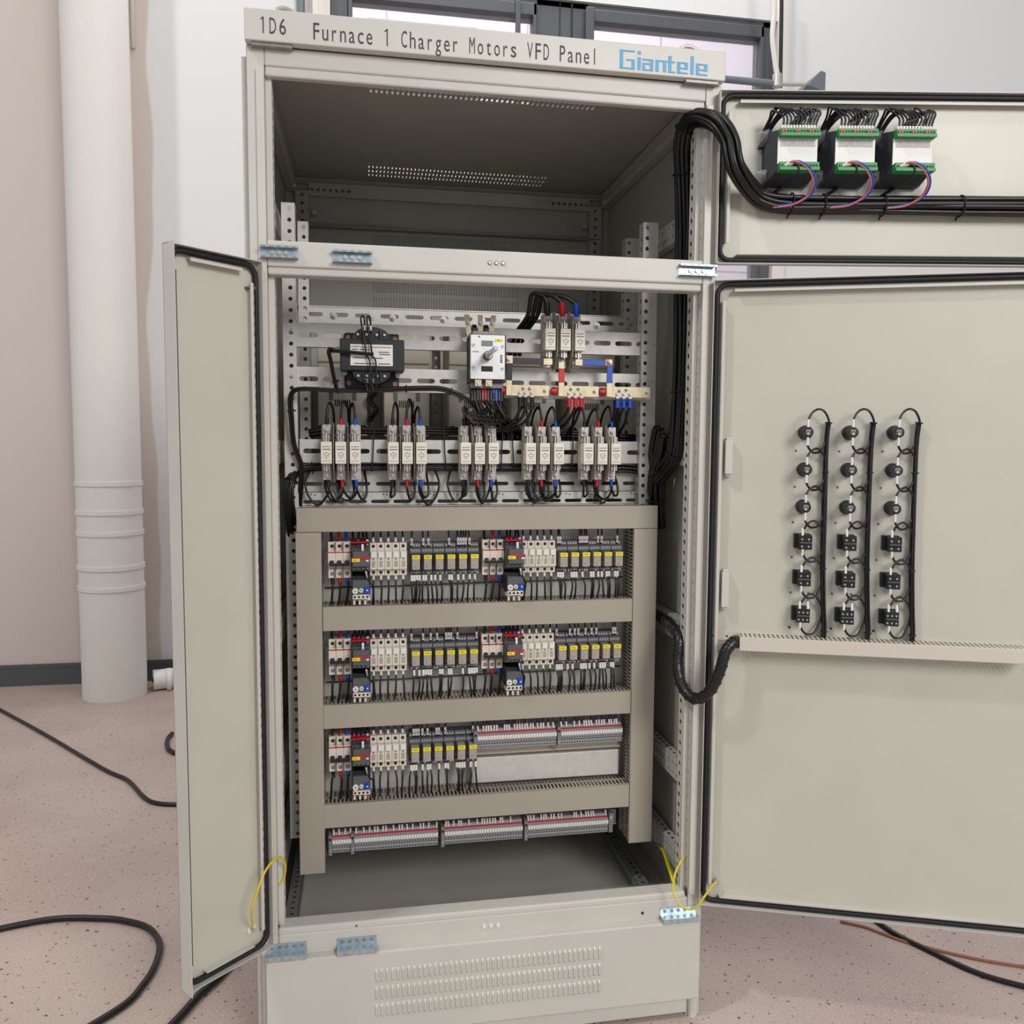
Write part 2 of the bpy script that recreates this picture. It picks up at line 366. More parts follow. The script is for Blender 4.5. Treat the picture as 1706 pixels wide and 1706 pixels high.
def louvres(mb, x0, z0, nx, nz, px, pz, w, h, y, m, d=.0035, sgn=-1):
    for i in range(nx):
        for j in range(nz):
            x, z = x0+i*px, z0-j*pz
            a = [(x, y, z), (x+w, y, z), (x+w, y, z-h), (x, y, z-h)]
            k = w*.25
            p = [(x+k, y+sgn*d, z-w*.9), (x+w-k, y+sgn*d, z-w*.9), (x+w-k, y+sgn*d, z-h+w*.9), (x+k, y+sgn*d, z-h+w*.9)]
            mb.add(a+p, [(0, 1, 5, 4), (1, 2, 6, 5), (2, 3, 7, 6), (3, 0, 4, 7), (4, 5, 6, 7)], m)
bk = LB().box(0, 1, DEP, DEP+.002, .05, 2.15, 'paint_shaded').build('back_panel', CB)
for z in (1.985, 1.845, 1.80, 1.755):
    lv = LB(); louvres(lv, .257, z, 52, 1, .0088, .04, .0042, .032, DEP, 'paint_shaded', .003); lv.build('louvre_row', bk)
LB().box(.03, .97, DEP-.02, DEP-.0, 2.0, 2.003, 'rubber').box(.06, .94, DEP-.03, DEP-.004, 1.995, 2.0, 'galv_dark').build('back_seam', bk)
tray = LB().box(.002, .998, .035, DEP, .198, .2, 'paint_shaded').build('bottom_tray', CB)
for x in (.030, .905):
    f = LB().perf((x, .05, .232), (.032, 0, 0), (0, .75, 0), 1, 30, .0045, .0045, 'galv_dark', .0015).box(x, x+.032, .05, .8, .2, .2005, 'galv_dark').box(x, x+.0015, .05, .8, .2, .232, 'galv_dark').box(x+.0305, x+.032, .05, .8, .2, .232, 'galv_dark').build('floor_channel', CB)
# rear posts and beams with holes
for x in (.03, .93):
    p = LB().perf((x, .83, .22), (.04, 0, 0), (0, 0, 1.88), 1, 75, .005, .005, 'paint_shaded', .0015)
    ex = x+.04 if x < .5 else x
    p.box(ex-.001, ex+.001, .83, DEP, .22, 2.10, 'paint_shaded'); p.build('rear_post', CB)
rb = LB().perf((.07, .828, 2.085), (.86, 0, 0), (0, 0, .036), 48, 1, .005, .005, 'paint_shaded', .0015, skip=lambda i, j: 6 < i < 41)
rb.box(.03, .97, .828, DEP, 2.121, 2.123, 'paint_shaded'); rb.build('rear_beam', CB)
for x in (.0335, .9665):           # roof side rails
    LB().box(x-.0325 if x < .5 else x, x if x < .5 else x+.0325, .03, .83, 2.095, 2.14, 'paint_shaded').build('roof_rail', CB, bevel=.006)
for x, z, y in ((.085, 2.035, .84), (.915, 2.035, .84), (.03, 2.10, .80), (.965, 2.10, .79)):
    LB().cyl((x, y, z), (x, y-.02, z), .008, 'steel', n=6, hexa=True).cyl((x, y-.02, z), (x, y-.03, z), .004, 'steel').build('bolt', CB)
# front posts: outer face, rolled inner lip with small holes, perforated flange behind
for side in (0, 1):
    sx_ = (lambda v: v) if side == 0 else (lambda v: 1-v)
    p = LB()
    p.box(sx_(0), sx_(.034), 0, .004, .0, 2.135, 'paint')
    p.box(sx_(.018), sx_(.034), -.006, .0, .3, 2.09, 'paint')
    p.box(sx_(0), sx_(.002), 0, .04, .0, 2.135, 'paint')
    X0 = sx_(.034)
    U = (0, .018, 0)
    p.perf((X0, .0, .31), (0, .02, 0) if side else (0, .02, 0), (0, 0, 1.78), 1, 60, .0012, .004, 'paint', .001)
    Xi = sx_(.046)
    p.box(sx_(.034), Xi, .018, .021, .2, 2.09, 'paint')
    p.perf((Xi, .02, .24), (0, .032, 0), (0, 0, 1.85), 1, 74, .0056, .0056, 'paint', .0015)
    p.box(Xi, sx_(.03), .052, .054, .2, 2.09, 'paint')
    p.build('front_post', CB, bevel=.0015)
# top beam behind the header and the rolled lip
b_ = LB().box(.034, .966, 0, .028, 2.098, 2.135, 'paint').box(.034, .966, .004, .024, 2.080, 2.100, 'paint')
b_.build('top_beam', CB, bevel=.004, seg=3)
# middle crossbar
cb = LB().box(.034, .966, -.006, .03, 1.705, 1.757, 'paint').box(.034, .966, 0, .038, 1.690, 1.708, 'paint')
cbo = cb.build('crossbar', CB, bevel=.004, seg=3)
for x in (.489, .503, .517): LB().cyl((x, -.0065, 1.731), (x, -.0085, 1.731), .0045, 'mid_grey', n=14).cyl((x, -.0085, 1.731), (x, -.0088, 1.731), .0026, 'steel', n=10).build('plug', cbo)
# sill
sl = LB().box(.034, .96, .0, .045, .288, .305, 'paint').box(.034, .966, -.0, .03, .235, .292, 'paint')
slo = sl.build('sill', CB, bevel=.005, seg=3)
for x in (.482, .498, .514): LB().cyl((x, .0, .268), (x, -.0035, .268), .0045, 'white', n=14).build('plug', slo)
LB().cyl((.855, 0, .263), (.855, -.002, .263), .003, 'rubber', n=10).build('screw_hole', slo); LB().cyl((.2, 0, .296), (.2, -.001, .296), .002, 'rubber', n=8).build('screw_hole', slo)
# header box with the lettering
hd = LB().box(0, 1, -.022, 0, 2.135, 2.196, 'paint').box(0, 1, -.0, .06, 2.19, 2.196, 'paint')
hdo = hd.build('header', CB, bevel=.002)
t = LB(); yt = -.0222
def mono(s_, x, z, h, pitch, w):
    global t
    for i, ch in enumerate(s_+' '):
        if ch == ' ':
            if t.v: t.build('lettering', hdo)
            t = LB(); continue
        if ch == '1':
            cx = x+(i+.5)*pitch; t.box(cx-.0004, cx+.0018, yt-.0004, yt, z, z+h, 'ink').prism([(cx-.0042, z+h*.80), (cx-.0042, z+h*.88), (cx+.0006, z+h), (cx+.0006, z+h*.90)], yt-.0004, yt, 'ink'); continue
        tmp = MB(); text_mesh(tmp, ch, 0, 0, 0, h, 'ink', 1.0)
        xs = [v[0] for v in tmp.v]; gw = max(xs)-min(xs); tw = {'l': .0022, '1': .0045, 'r': .0085, 't': .009}.get(ch, w)
        k = tw/gw; cx = (max(xs)+min(xs))/2
        tmp.v = [(x+(i+.5)*pitch+(v[0]-cx)*k, yt+v[1], z+v[2]) for v in tmp.v]
        t.add(tmp.v, tmp.f, 'ink')
mono('1D6', .026, 2.1495, .031, .0188, .0125)
mono('Furnace 1 Charger Motors VFD Panel', .129, 2.1455, .033, .01725, .0115)
# blue company wordmark built from strokes
lg = LB(); X, Zb, xh, ch_ = .762, 2.1365+.006, .0235, .038
def bar(x, z, w, h): lg.box(X+x, X+x+w, -.0229-(.0001 if w > h else 0), -.0219, Zb+z, Zb+z+h, 'logo_blue')
T, n_ = .0072, .0028
bar(0, 0, T, ch_); bar(0, ch_-n_, .033, n_); bar(0, 0, .033, n_); bar(.0258, 0, T, .02); bar(.014, .017, .019, n_)          # G
bar(.039, 0, T, .0255); bar(.039, .032, T, .006)                                                                            # i
bar(.050, xh-n_, .024, n_); bar(.0668, 0, T, xh); bar(.050, 0, .024, n_); bar(.050, 0, T*.8, .014); bar(.050, .0125, .024, n_)  # a
bar(.079, 0, T, xh); bar(.079, xh-n_, .024, n_); bar(.0958, 0, T, xh)                                                       # n
bar(.1075, .0, T, .034); bar(.1045, xh-n_, .0175, n_); bar(.1075, 0, .0155, n_)                                             # t
bar(.1275, 0, T, xh); bar(.1275, xh-n_, .024, n_); bar(.1443, .009, T, xh-.009); bar(.1275, .0095, .024, n_); bar(.1275, 0, .024, n_)  # e
bar(.1575, 0, T, ch_)                                                                                                        # l
bar(.1700, 0, T, xh); bar(.1700, xh-n_, .026, n_); bar(.1888, .009, T, xh-.009); bar(.1700, .0095, .026, n_); bar(.1700, 0, .026, n_)  # e
lg.build('wordmark', hdo)
# lifting eyes
for px, in ((474,), (1147,)):
    x = at(px, 20 if px < 900 else 80, Y=.03).x
    e = LB(); z0 = 2.196
    e.tube([(x+.022*math.cos(a), .03, z0+.013+.016*math.sin(a)) for a in np.linspace(0, 2*PI, 16, endpoint=False)], .0045, 'steel', n=10, sub=2, closed=True)
    e.cyl((x, .03, z0), (x, .03, z0+.006), .014, 'steel'); e.build('lifting_eye', CB)
# lower cover with louvres and plinth
ko = LB().box(.01, .99, -.022, .002, .053, .245, 'paint').build('kick_panel', CB, bevel=.003)
for z in (.206, .166, .126):
    lv = LB(); louvres(lv, .239, z, 44, 1, .01172, .04, .0062, .030, -.022, 'paint', .0035); lv.build('louvre_row', ko)
LB().box(.035, .965, -.008, .03, .012, .054, 'paint').build('plinth', CB, bevel=.002)
for x in (.015, .982): LB().cyl((x, 0, 0), (x, 0, .053), .0125, 'paint', n=20).build('foot', CB)
for x in (.015, .982): LB().cyl((x, DEP-.03, 0), (x, DEP-.03, .053), .0125, 'paint', n=20).build('foot', CB)
# hinge brackets, folded zinc channels with slots
def hinge(x0, x1, zc, y=-.006, ledge=False):
    p = LB()
    zt, zb_ = zc+.012, zc-.012
    if not ledge:
        p.box(x0, x1, y-.002, y, zb_, zt, 'zinc_blue')
        p.box(x0, x1, y-.014, y, zt-.0015, zt, 'zinc_blue').box(x0, x1, y-.014, y, zb_, zb_+.0015, 'zinc_blue')
        p.box(x0, x1, y-.0155, y-.014, zt-.004, zt, 'zinc_blue').box(x0, x1, y-.0155, y-.014, zb_, zb_+.004, 'zinc_blue')
        for k in (.32, .5, .68): p.cyl((x0+(x1-x0)*k, y-.002, zc), (x0+(x1-x0)*k, y-.005, zc), .0045, 'steel', n=12)
        for k in (.1, .3, .5, .7, .9): p.box(x0+(x1-x0)*k-.004, x0+(x1-x0)*k+.004, y-.0159, y-.0154, zt-.003, zt-.001, 'galv_dark').box(x0+(x1-x0)*k-.004, x0+(x1-x0)*k+.004, y-.0159, y-.0154, zb_+.001, zb_+.003, 'galv_dark')
    else:
        p.box(x0, x1, y-.002, y, zc, zc+.016, 'zinc_blue').box(x0, x1, y-.022, y, zc-.0015, zc, 'zinc_blue')
        p.box(x0, x1, y-.024, y-.022, zc-.012, zc, 'zinc_blue')
        for k in (.12, .32, .5, .68, .88):
            xx = x0+(x1-x0)*k
            p.cyl((xx, y-.024, zc-.006), (xx, y-.0246, zc-.006), .0034, 'steel', n=12)
            p.cyl((xx, y-.002, zc+.008), (xx, y-.0028, zc+.008), .004, 'galv_dark', n=12)
    return p.build('hinge_bracket', CB)
hinge(.022, .096, 1.732); hinge(.164, .244, 1.729); hinge(.908, .992, 1.733)
hinge(.010, .094, .2565, y=0, ledge=True); hinge(.158, .243, .2555, y=0, ledge=True); hinge(.898, .986, .2545, y=0, ledge=True)
LB().box(.012, .09, -.016, .002, 2.1285, 2.134, 'galv_dark').build('hinge_plate', CB); LB().box(.912, .985, -.018, .002, 2.1285, 2.134, 'galv_dark').build('hinge_plate', CB)

# ------------------------------------------------------------------ doors (parts of the cabinet)
class Door:
    """s runs from the hinge to the free edge, n towards the inside face, z up"""
    def __init__(s, hinge, ang, w, z0, z1, sign):
        s.w, s.z0, s.z1, s.sign = w, z0, z1, sign
        s.h = Vector(hinge); s.u = Vector((math.cos(ang), math.sin(ang), 0)); s.n = Vector((-math.sin(ang), math.cos(ang), 0))*sign
    def P(s, a, n, z): return s.h + s.u*a + s.n*n + Vector((0, 0, z))
    def sz(s, px, py, n=0.0):
        p = at_plane(px, py, s.P(0, n, 0), s.n); d = p-s.h; return d.dot(s.u), p.z
    def tf(s, mb, org):
        mb.v = [tuple(s.P(a, n, z)-Vector(org)) for a, n, z in mb.v]; return mb
def door(D, name, stiff=True, lip=.026):
    w, z0, z1 = D.w, D.z0, D.z1; T = .020
    b = MB().box(0, w, -.002, 0, z0, z1, 'paint_in')
    b.box(0, .0015, -.002, T, z0, z1, 'paint').box(w-.0015, w, -.002, lip, z0, z1, 'paint')
    b.box(0, w, -.002, T, z1-.0015, z1, 'paint').box(0, w, -.002, T, z0, z0+.0015, 'paint')
    o = D.tf(b, CO).build(name, CB)
    i = .009; r = .022; pts = []
    n = .008
    for cx, cz, a0 in ((i+r, z0+i+r, PI), (w-i-r, z0+i+r, 1.5*PI), (w-i-r, z1-i-r, 0), (i+r, z1-i-r, PI/2)):
        for k in range(5): a = a0+k*PI/8; pts.append((cx+r*math.cos(a), n, cz+r*math.sin(a)))
    g = MB().tube(pts, .0058, 'rubber', n=8, sub=1, closed=True)
    D.tf(g, CO).build('gasket', o)
    if stiff:
        s_ = MB(); q = .019; e = .045; k = .017
        s_.box(e, w-e, .0, k, z1-q-.002, z1-q, 'paint').box(e, w-e, .0, k, z0+q, z0+q+.002, 'paint')
        s_.box(e, w-e, k-.002, k, z1-q-.007, z1-q, 'paint').box(e, w-e, k-.002, k, z0+q, z0+q+.003, 'paint')
        s_.box(q, q+.002, .0, k, z0+e, z1-e, 'paint').box(w-q-.002, w-q, .0, k*.7, z0+e, z1-e, 'paint')
        s_.box(q, q+.008, k-.002, k, z0+e, z1-e, 'paint')
        D.tf(s_, CO).build('stiffener', o)
    return o
DL = Door((.014, -.008, 0), math.radians(222.8), .202, .281, 1.71, 1)
DR = Door((.991, -.006, 0), math.radians(-20.3), .775, .284, 1.712, -1)
DU = Door((.992, -.005, 0), math.radians(-9.5), .96, 1.748, 2.116, -1)
dl = door(DL, 'left_door', lip=.036); dr = door(DR, 'right_door'); du = door(DU, 'upper_door')
def dpart(D, mb, name, parent, **k): return D.tf(mb, CO).build(name, parent, **k)
# small fittings on the doors
dpart(DL, MB().box(.012, .030, .0, .014, 1.655, 1.658, 'rust'), 'latch_tab', dl)
s0, z0 = DL.sz(416, 1546); dpart(DL, MB().box(s0-.008, s0+.010, 0, .008, z0-.006, z0+.008, 'white').cyl((s0, .008, z0), (s0, .016, z0), .004, 'steel'), 'earth_stud', dl)
s0, z0 = DR.sz(1193, 1466); dpart(DR, MB().cyl((s0, 0, z0), (s0, .014, z0), .006, 'steel', n=12).box(s0-.01, s0+.01, 0, .003, z0-.008, z0+.008, 'film'), 'earth_stud', dr)
for (a, bb, c_, d_) in ((1209, 733, 1222, 790), (1203, 953, 1217, 1012)):
    s0, z1 = DR.sz(a, bb, .02); s1, z0 = DR.sz(c_, d_, .02)
    p = MB().box(s0, s0+.016, 0, .022, z0, z1, 'paint').box(s0+.002, s0+.014, .0, .018, z1, z1+.005, 'paint').box(s0+.002, s0+.014, .0, .018, z0-.005, z0, 'paint')
    dpart(DR, p, 'hinge_lug', dr, bevel=.0015)
dh = MB()
for a, bb in ((1326, 751), (1398, 752), (1470, 752), (1324, 811), (1395, 812), (1467, 813), (1321, 870), (1392, 871), (1463, 873), (1319, 928), (1389, 930), (1460, 933), (1317, 987), (1386, 989), (1457, 992), (1315, 1045), (1384, 1047), (1455, 1051), (1347, 988), (1418, 990)):
    s0, z0 = DR.sz(a, bb, 0); dpart(DR, MB().cyl((s0, 0, z0), (s0, .0008, z0), .0028, 'rubber', n=10), 'screw_hole', dr)
# ------------------------------------------------------------------ galvanised profiles inside
def column(name, x0, x1, y, z0, z1, hx, label, group, par=None):
    o = empty(name, ((x0+x1)/2, y, z0)); tag(o, label, 'mounting post', group); org = o.location
    n = int((z1-z0)/.025)
    p = LB(org); p.perf((x0, y, z0), (x1-x0, 0, 0), (0, 0, z1-z0), 1, n, .0048, .0048, 'galv', .002, off=(hx, 0))
    sx = x1 if x0 < .5 else x0
    for xx in (x0, x1):
        p.perf((xx, y, z0), (0, .03, 0), (0, 0, z1-z0), 1, n, .003, .006, 'galv', 0)
    p.box(x0, x1, y+.03, y+.032, z0, z1, 'galv'); p.build('profile', o)
    return o
column('mounting_post', .043, .073, .222, .40, 1.895, .003, 'front left galvanised punched post inside the cabinet', 'punched mounting posts')
column('mounting_post', .904, .942, .222, .40, 1.895, -.009, 'front right galvanised punched post inside the cabinet', 'punched mounting posts')
column('mounting_post', .066, .092, .40, .42, 1.90, .002, 'rear left galvanised punched post behind the front left one', 'punched mounting posts')
column('mounting_post', .915, .957, .40, .42, 1.90, -.011, 'rear right galvanised punched post behind the front right one', 'punched mounting posts')
for side in (0, 1):
    for z, nm in ((1.870, 'topmost'), (1.33, 'second'), (.905, 'third'), (.56, 'fourth'), (.34, 'lowest')):
        x = .008 if side == 0 else .992; sg = 1 if side == 0 else -1; xi = x+sg*.022
        o = empty('side_channel', (x, .05, z-.024)); tag(o, '%s punched galvanised channel running into the depth on the %s side wall' % (nm, 'left' if side == 0 else 'right'), 'mounting channel', 'punched side channels')
        p = LB(o.location); p.perf((xi, .056, z-.026), (0, .60, 0), (0, 0, .052), 24, 2, .0042, .0042, 'galv', .0015)
        y0 = .056
        p.perf((x, y0, z+.026), (xi-x, 0, 0), (0, .60, 0), 1, 24, .0042, .0042, 'galv', 0)
        p.box(x, xi, y0, y0+.60, z-.028, z-.026, 'galv'); p.build('profile', o)
def rail(name, x0, x1, y, z0, z1, nslot, hw, hh, label, m='galv', depth=.02, off=(0, 0), bolts=(), cat='mounting rail', lip=True):
    o = empty(name, ((x0+x1)/2, y, (z0+z1)/2)); tag(o, label, cat, 'slotted cross rails'); org = o.location
    p = LB(org); p.perf((x0, y, z0), (x1-x0, 0, 0), (0, 0, z1-z0), nslot, 1, hw, hh, m, .002, off=off)
    if lip:
        p.box(x0, x1, y, y+depth, z1, z1+.002, m).box(x0, x1, y, y+depth, z0-.002, z0, m)
    else: p.box(x0, x1, y, y+.012, z1, z1+.0015, m)
    p.build('profile', o)
    for bx, bz in bolts:
        LB(org).cyl((bx, y, bz), (bx, y-.003, bz), .0085, 'steel', n=16).cyl((bx, y-.003, bz), (bx, y-.008, bz), .006, 'steel', n=6, hexa=True).cyl((bx, y-.008, bz), (bx, y-.012, bz), .003, 'steel', n=10).build('bolt', o)
    return o
rail('slotted_rail', .072, .942, .232, 1.575, 1.626, 16, .0215, .0056, 'wide slotted galvanised rail behind the transformer top and the switch', bolts=((.062, 1.611), (.934, 1.598)))
rail('slotted_rail', .072, .942, .232, 1.474, 1.525, 16, .0215, .0056, 'wide slotted galvanised rail behind the transformer foot and the copper bars', bolts=((.062, 1.504), (.934, 1.508)))
rail('slotted_rail', .076, .924, .236, 1.306, 1.357, 15, .0205, .0056, 'slotted galvanised rail carrying the five groups of fuses', bolts=((.916, 1.322),))
rail('slotted_rail', .076, .924, .262, 1.236, 1.282, 15, .0215, .0046, 'slotted galvanised rail in shade below the fuses', off=(0, -.006), bolts=((.912, 1.26), (.912, 1.245)))
rail('slotted_rail', .070, .957, .405, 1.655, 1.690, 14, .0235, .0052, 'rear slotted rail studded with bolts above the transformer', off=(0, .002), bolts=((.152, 1.672), (.245, 1.671), (.30, 1.671), (.43, 1.671), (.53, 1.672), (.70, 1.671), (.84, 1.668), (.93, 1.675)))
o = empty('cover_strip', (.5, .43, 1.692)); tag(o, 'galvanised angle strip along the top of the rear rail', 'mounting rail')
LB(o.location).box(.06, .95, .41, .47, 1.694, 1.6965, 'galv').build('strip', o)
# mounting plate behind the terminal rows
mpz = empty('mounting_plate', (.5, .245, .36)); tag(mpz, 'galvanised mounting plate behind the rows of breakers and relays', 'mounting plate')
p = LB(mpz.location).box(.06, .94, .245, .247, .43, 1.20, 'galv').box(.06, .94, .232, .247, 1.2, 1.202, 'galv')
p.perf((.076, .2465, 1.203), (.85, 0, 0), (0, 0, .03), 16, 1, .0215, .0042, 'galv', .002, off=(0, -.007))
for x in [.09+i*.0565*1.0 for i in range(16)]:
    for dx in (-.0045, .0045): p.cyl((x+dx+.015, .2446, 1.227+(.002 if dx < 0 else 0)), (x+dx+.015, .2449, 1.227+(.002 if dx < 0 else 0)), .0016, 'rubber', n=8)
p.build('plate', mpz)

# ------------------------------------------------------------------ slotted wiring ducts
def duct_h(x0, x1, z0, z1, label, y0=.16, y1=.243):
    o = empty('wiring_duct', ((x0+x1)/2, (y0+y1)/2, z0)); tag(o, label, 'cable duct', 'grey slotted wiring ducts'); org = o.location
    n = int((x1-x0)/.0092)
    p = LB(org)
    for z in (z0+.002, z1-.002): p.perf((x0, y0+.004, z), (x1-x0, 0, 0), (0, y1-y0-.008, 0), n, 2, .0021, .0150, 'duct', 0)
    p.box(x0, x1, y1-.002, y1, z0+.002, z1-.002, 'duct'); p.build('slotted_body', o)
    LB(org).box(x0, x1, y0, y0+.002, z0, z1, 'duct').box(x0, x1, y0, y0+.009, z1-.0015, z1, 'duct').box(x0, x1, y0, y0+.009, z0, z0+.0015, 'duct').build('lid', o, bevel=.001)
    return o
def duct_v(x0, x1, z0, z1, label, y0=.16, y1=.243):
    o = empty('wiring_duct', ((x0+x1)/2, (y0+y1)/2, z0)); tag(o, label, 'cable duct', 'grey slotted wiring ducts'); org = o.location
    n = int((z1-z0)/.0092)
    p = LB(org)
    for x in (x0+.002, x1-.002): p.perf((x, y0+.004, z0), (0, y1-y0-.008, 0), (0, 0, z1-z0), 2, n, .0150, .0021, 'duct', 0)
    p.box(x0, x1, y1-.002, y1, z0, z1, 'duct'); p.build('slotted_body', o)
    LB(org).box(x0, x1, y0, y0+.002, z0, z1, 'duct').box(x0, x0+.0015, y0, y0+.009, z0, z1, 'duct').box(x1-.0015, x1, y0, y0+.009, z0, z1, 'duct').build('lid', o, bevel=.001)
    return o
def duct_fill(a, b, w, label):      # wires lying inside a duct
    fb_ = MB(); a, b = Vector(a), Vector(b); L = b-a; hz = abs(L.x) > abs(L.z)
    for k in range(10):
        off = [(jit(w) if i else jit(w), jit(.026)) for i in range(9)]
        P = [a+L*(i/8)+(Vector((0, o[1], o[0])) if hz else Vector((o[0], o[1], 0))) for i, o in enumerate(off)]
        fb_.tube(P, .0042, 'wire_black', n=6, sub=3)
    tag(fb_.build('ducted_wires'), label, 'wires', None, 'stuff')
def jit(a): return random.uniform(-a, a)
duct_fill((.09, .205, 1.175), (.91, .205, 1.175), .016, 'black wires packed inside the topmost grey wiring duct')
duct_fill((.14, .205, .945), (.86, .205, .945), .016, 'black wires packed inside the duct under the top breaker row')
duct_fill((.14, .205, .714), (.86, .205, .714), .016, 'black wires packed inside the duct under the middle breaker row')
duct_fill((.14, .205, .476), (.86, .205, .476), .016, 'black wires packed inside the lowest horizontal duct')
duct_fill((.098, .205, .37), (.098, .205, 1.14), .018, 'black wires packed inside the left vertical duct')
duct_fill((.902, .205, .38), (.902, .205, 1.14), .018, 'black wires packed inside the right vertical duct')
duct_h(.072, .932, 1.147, 1.203, 'topmost horizontal grey wiring duct, spanning above the breaker rows')
duct_v(.069, .127, .339, 1.146, 'left vertical grey wiring duct')
duct_v(.872, .932, .352, 1.146, 'right vertical grey wiring duct')
duct_h(.128, .871, .917, .974, 'horizontal grey wiring duct under the top breaker row')
duct_h(.127, .871, .686, .743, 'horizontal grey wiring duct under the middle breaker row')
duct_h(.126, .871, .447, .505, 'lowest horizontal grey wiring duct, above the long bottom terminal row')

# ------------------------------------------------------------------ DIN rail devices, front at y ~ .18
def place(src, used, loc, label=None):
    if not used: src.location = loc; o = src
    else: o = copy_tree(src); o.location = loc
    if label: o['label'] = label
    return o
def kids(o, group, cat): o['group'] = group; o['category'] = cat; return o
# three-pole miniature circuit breaker; origin at bottom-left back
def make_mcb():
    o = empty('circuit_breaker'); w, h = .0515, .085
    b = MB().box(0, w, -.048, 0, 0, h, 'cream').box(0, w, -.056, -.048, .028, .066, 'cream').box(0, w, -.060, -.056, .036, .060, 'cream')
    for i in range(3):
        x = (i+.5)*w/3
        b.cyl((x, -.0475, .075), (x, -.0485, .075), .0042, 'rubber', n=12).cyl((x, -.0475, .010), (x, -.0485, .010), .0042, 'rubber', n=12)
        b.cyl((x, -.0485, .010), (x, -.0487, .010), .0022, 'steel', n=8)
        if i: b.box(i*w/3-.0003, i*w/3+.0003, -.0603, -.047, 0, h, 'print')
        b.box(x-.0055, x+.0055, -.0608, -.0598, .0385, .044, 'white')
    b.box(.002, w-.002, -.0487, -.0478, .0215, .0225, 'print')
    b.build('body', o, bevel=.0008, seg=1)
    MB().box(0, w, -.0566, -.0555, .0572, .0625, 'red').box(0.003, .015, -.0566, -.0555, .0535, .0545, 'print').build('red_band', o)
    t = MB()
    for i in range(3):
        x = (i+.5)*w/3; t.prismx([(-.060, .0365), (-.060, .0435), (-.068, .040), (-.069, .0345)], x-.0046, x+.0046, 'black_plastic')
    t.box(0.003, w-.003, -.070, -.063, .0305, .0365, 'black_plastic')
    t.build('toggle', o, bevel=.0006, seg=1)
    return o
def make_contactor():
    o = empty('contactor'); w, h = .044, .07
    b = MB().box(0, w, -.06, 0, 0, h, 'dark_grey').box(.001, w-.001, -.082, -.06, .006, h-.014, 'dark_grey').box(.004, w-.004, -.098, -.082, .0165, h-.018, 'dark_grey')
    for i in range(4):
        x = .0065+i*.0104
        for z in (.0105, h-.0195):
            b.cyl((x, -.0822, z), (x, -.083, z), .0034, 'black_plastic', n=10).cyl((x, -.083, z), (x, -.0834, z), .0016, 'steel', n=8)
        b.box(x-.0042, x+.0042, -.0615, -.060, h-.012, h-.003, 'black_plastic').cyl((x, -.0615, h-.008), (x, -.062, h-.008), .0028, 'mid_grey', n=8)
    b.box(.0, w, -.079, -.058, h-.0015, h+.0015, 'red')
    b.build('body', o, bevel=.0008, seg=1)
    MB().box(.006, w-.001, -.0992, -.0975, .0345, .0395, 'red').build('red_band', o)
    MB().box(.002, .020, -.1003, -.0985, .028, .0355, 'yellow').box(.005, .013, -.1006, -.1003, .031, .0325, 'print').build('label_plate', o)
    MB().box(.034, .040, -.0992, -.0975, .028, .032, 'white').build('indicator', o)
    MB().box(.024, .029, -.088, -.084, h-.018, h-.003, 'white').build('wire_marker', o)
    return o
def make_overload():
    o = empty('overload_relay'); w = .042
    b = MB().box(0, w, -.075, -.01, .012, .058, 'black_plastic').box(.002, w-.002, -.088, -.075, .016, .050, 'dark_grey')
    b.box(.002, w-.002, -.091, -.062, .006, .0165, 'cream').box(.002, w, -.075, -.03, 0, .007, 'cream')
    for i in range(4): b.cyl((.007+i*.0095, -.0912, .0115), (.007+i*.0095, -.092, .0115), .0027, 'black_plastic', n=10)
    for i in range(3): b.box(.003+i*.0125, .008+i*.0125, -.084, -.078, -.008, .002, 'cream')
    b.build('body', o, bevel=.0007, seg=1)
    MB().cyl((.008, -.088, .0255), (.008, -.0935, .0255), .0066, 'white', n=20).box(.0035, .0125, -.0938, -.0934, .0250, .0260, 'print').box(.0075, .0085, -.0938, -.0934, .021, .030, 'print').build('setting_dial', o)
    MB().cyl((.0215, -.088, .0265), (.0215, -.0925, .0265), .0048, 'white', n=16).cyl((.0215, -.0925, .0265), (.0215, -.093, .0265), .0024, 'mid_grey', n=10).build('test_button', o)
    MB().box(.029, .041, -.091, -.086, .0185, .034, 'blue').cyl((.035, -.091, .027), (.035, -.0945, .027), .0042, 'blue', n=16).cyl((.035, -.0945, .027), (.035, -.0948, .027), .002, 'white', n=8).build('reset_button', o)
    return o
def make_fuseholder():
    o = empty('fuse_holder'); w, h = .0174, .078
    b = MB().box(.0003, w-.0003, -.046, 0, 0, h, 'cream').box(.0003, w-.0003, -.057, -.046, .016, .060, 'cream')
    for z in (h-.008, .008): b.cyl((w/2, -.0455, z), (w/2, -.0465, z), .0040, 'rubber', n=12)
    b.build('body', o, bevel=.0008, seg=1)
    MB().box(.0025, w-.0025, -.0615, -.0565, .044, .0585, 'white').build('handle', o, bevel=.001, seg=1)
    p = MB()
    for k in range(5): p.box(.0045, w-.0045, -.0575, -.0569, .0225+k*.003, .0236+k*.003, 'print')
    p.cyl((w/2, -.0569, .0405), (w/2, -.0576, .0405), .0016, 'black_plastic', n=8); p.build('printed_marking', o)
    return o
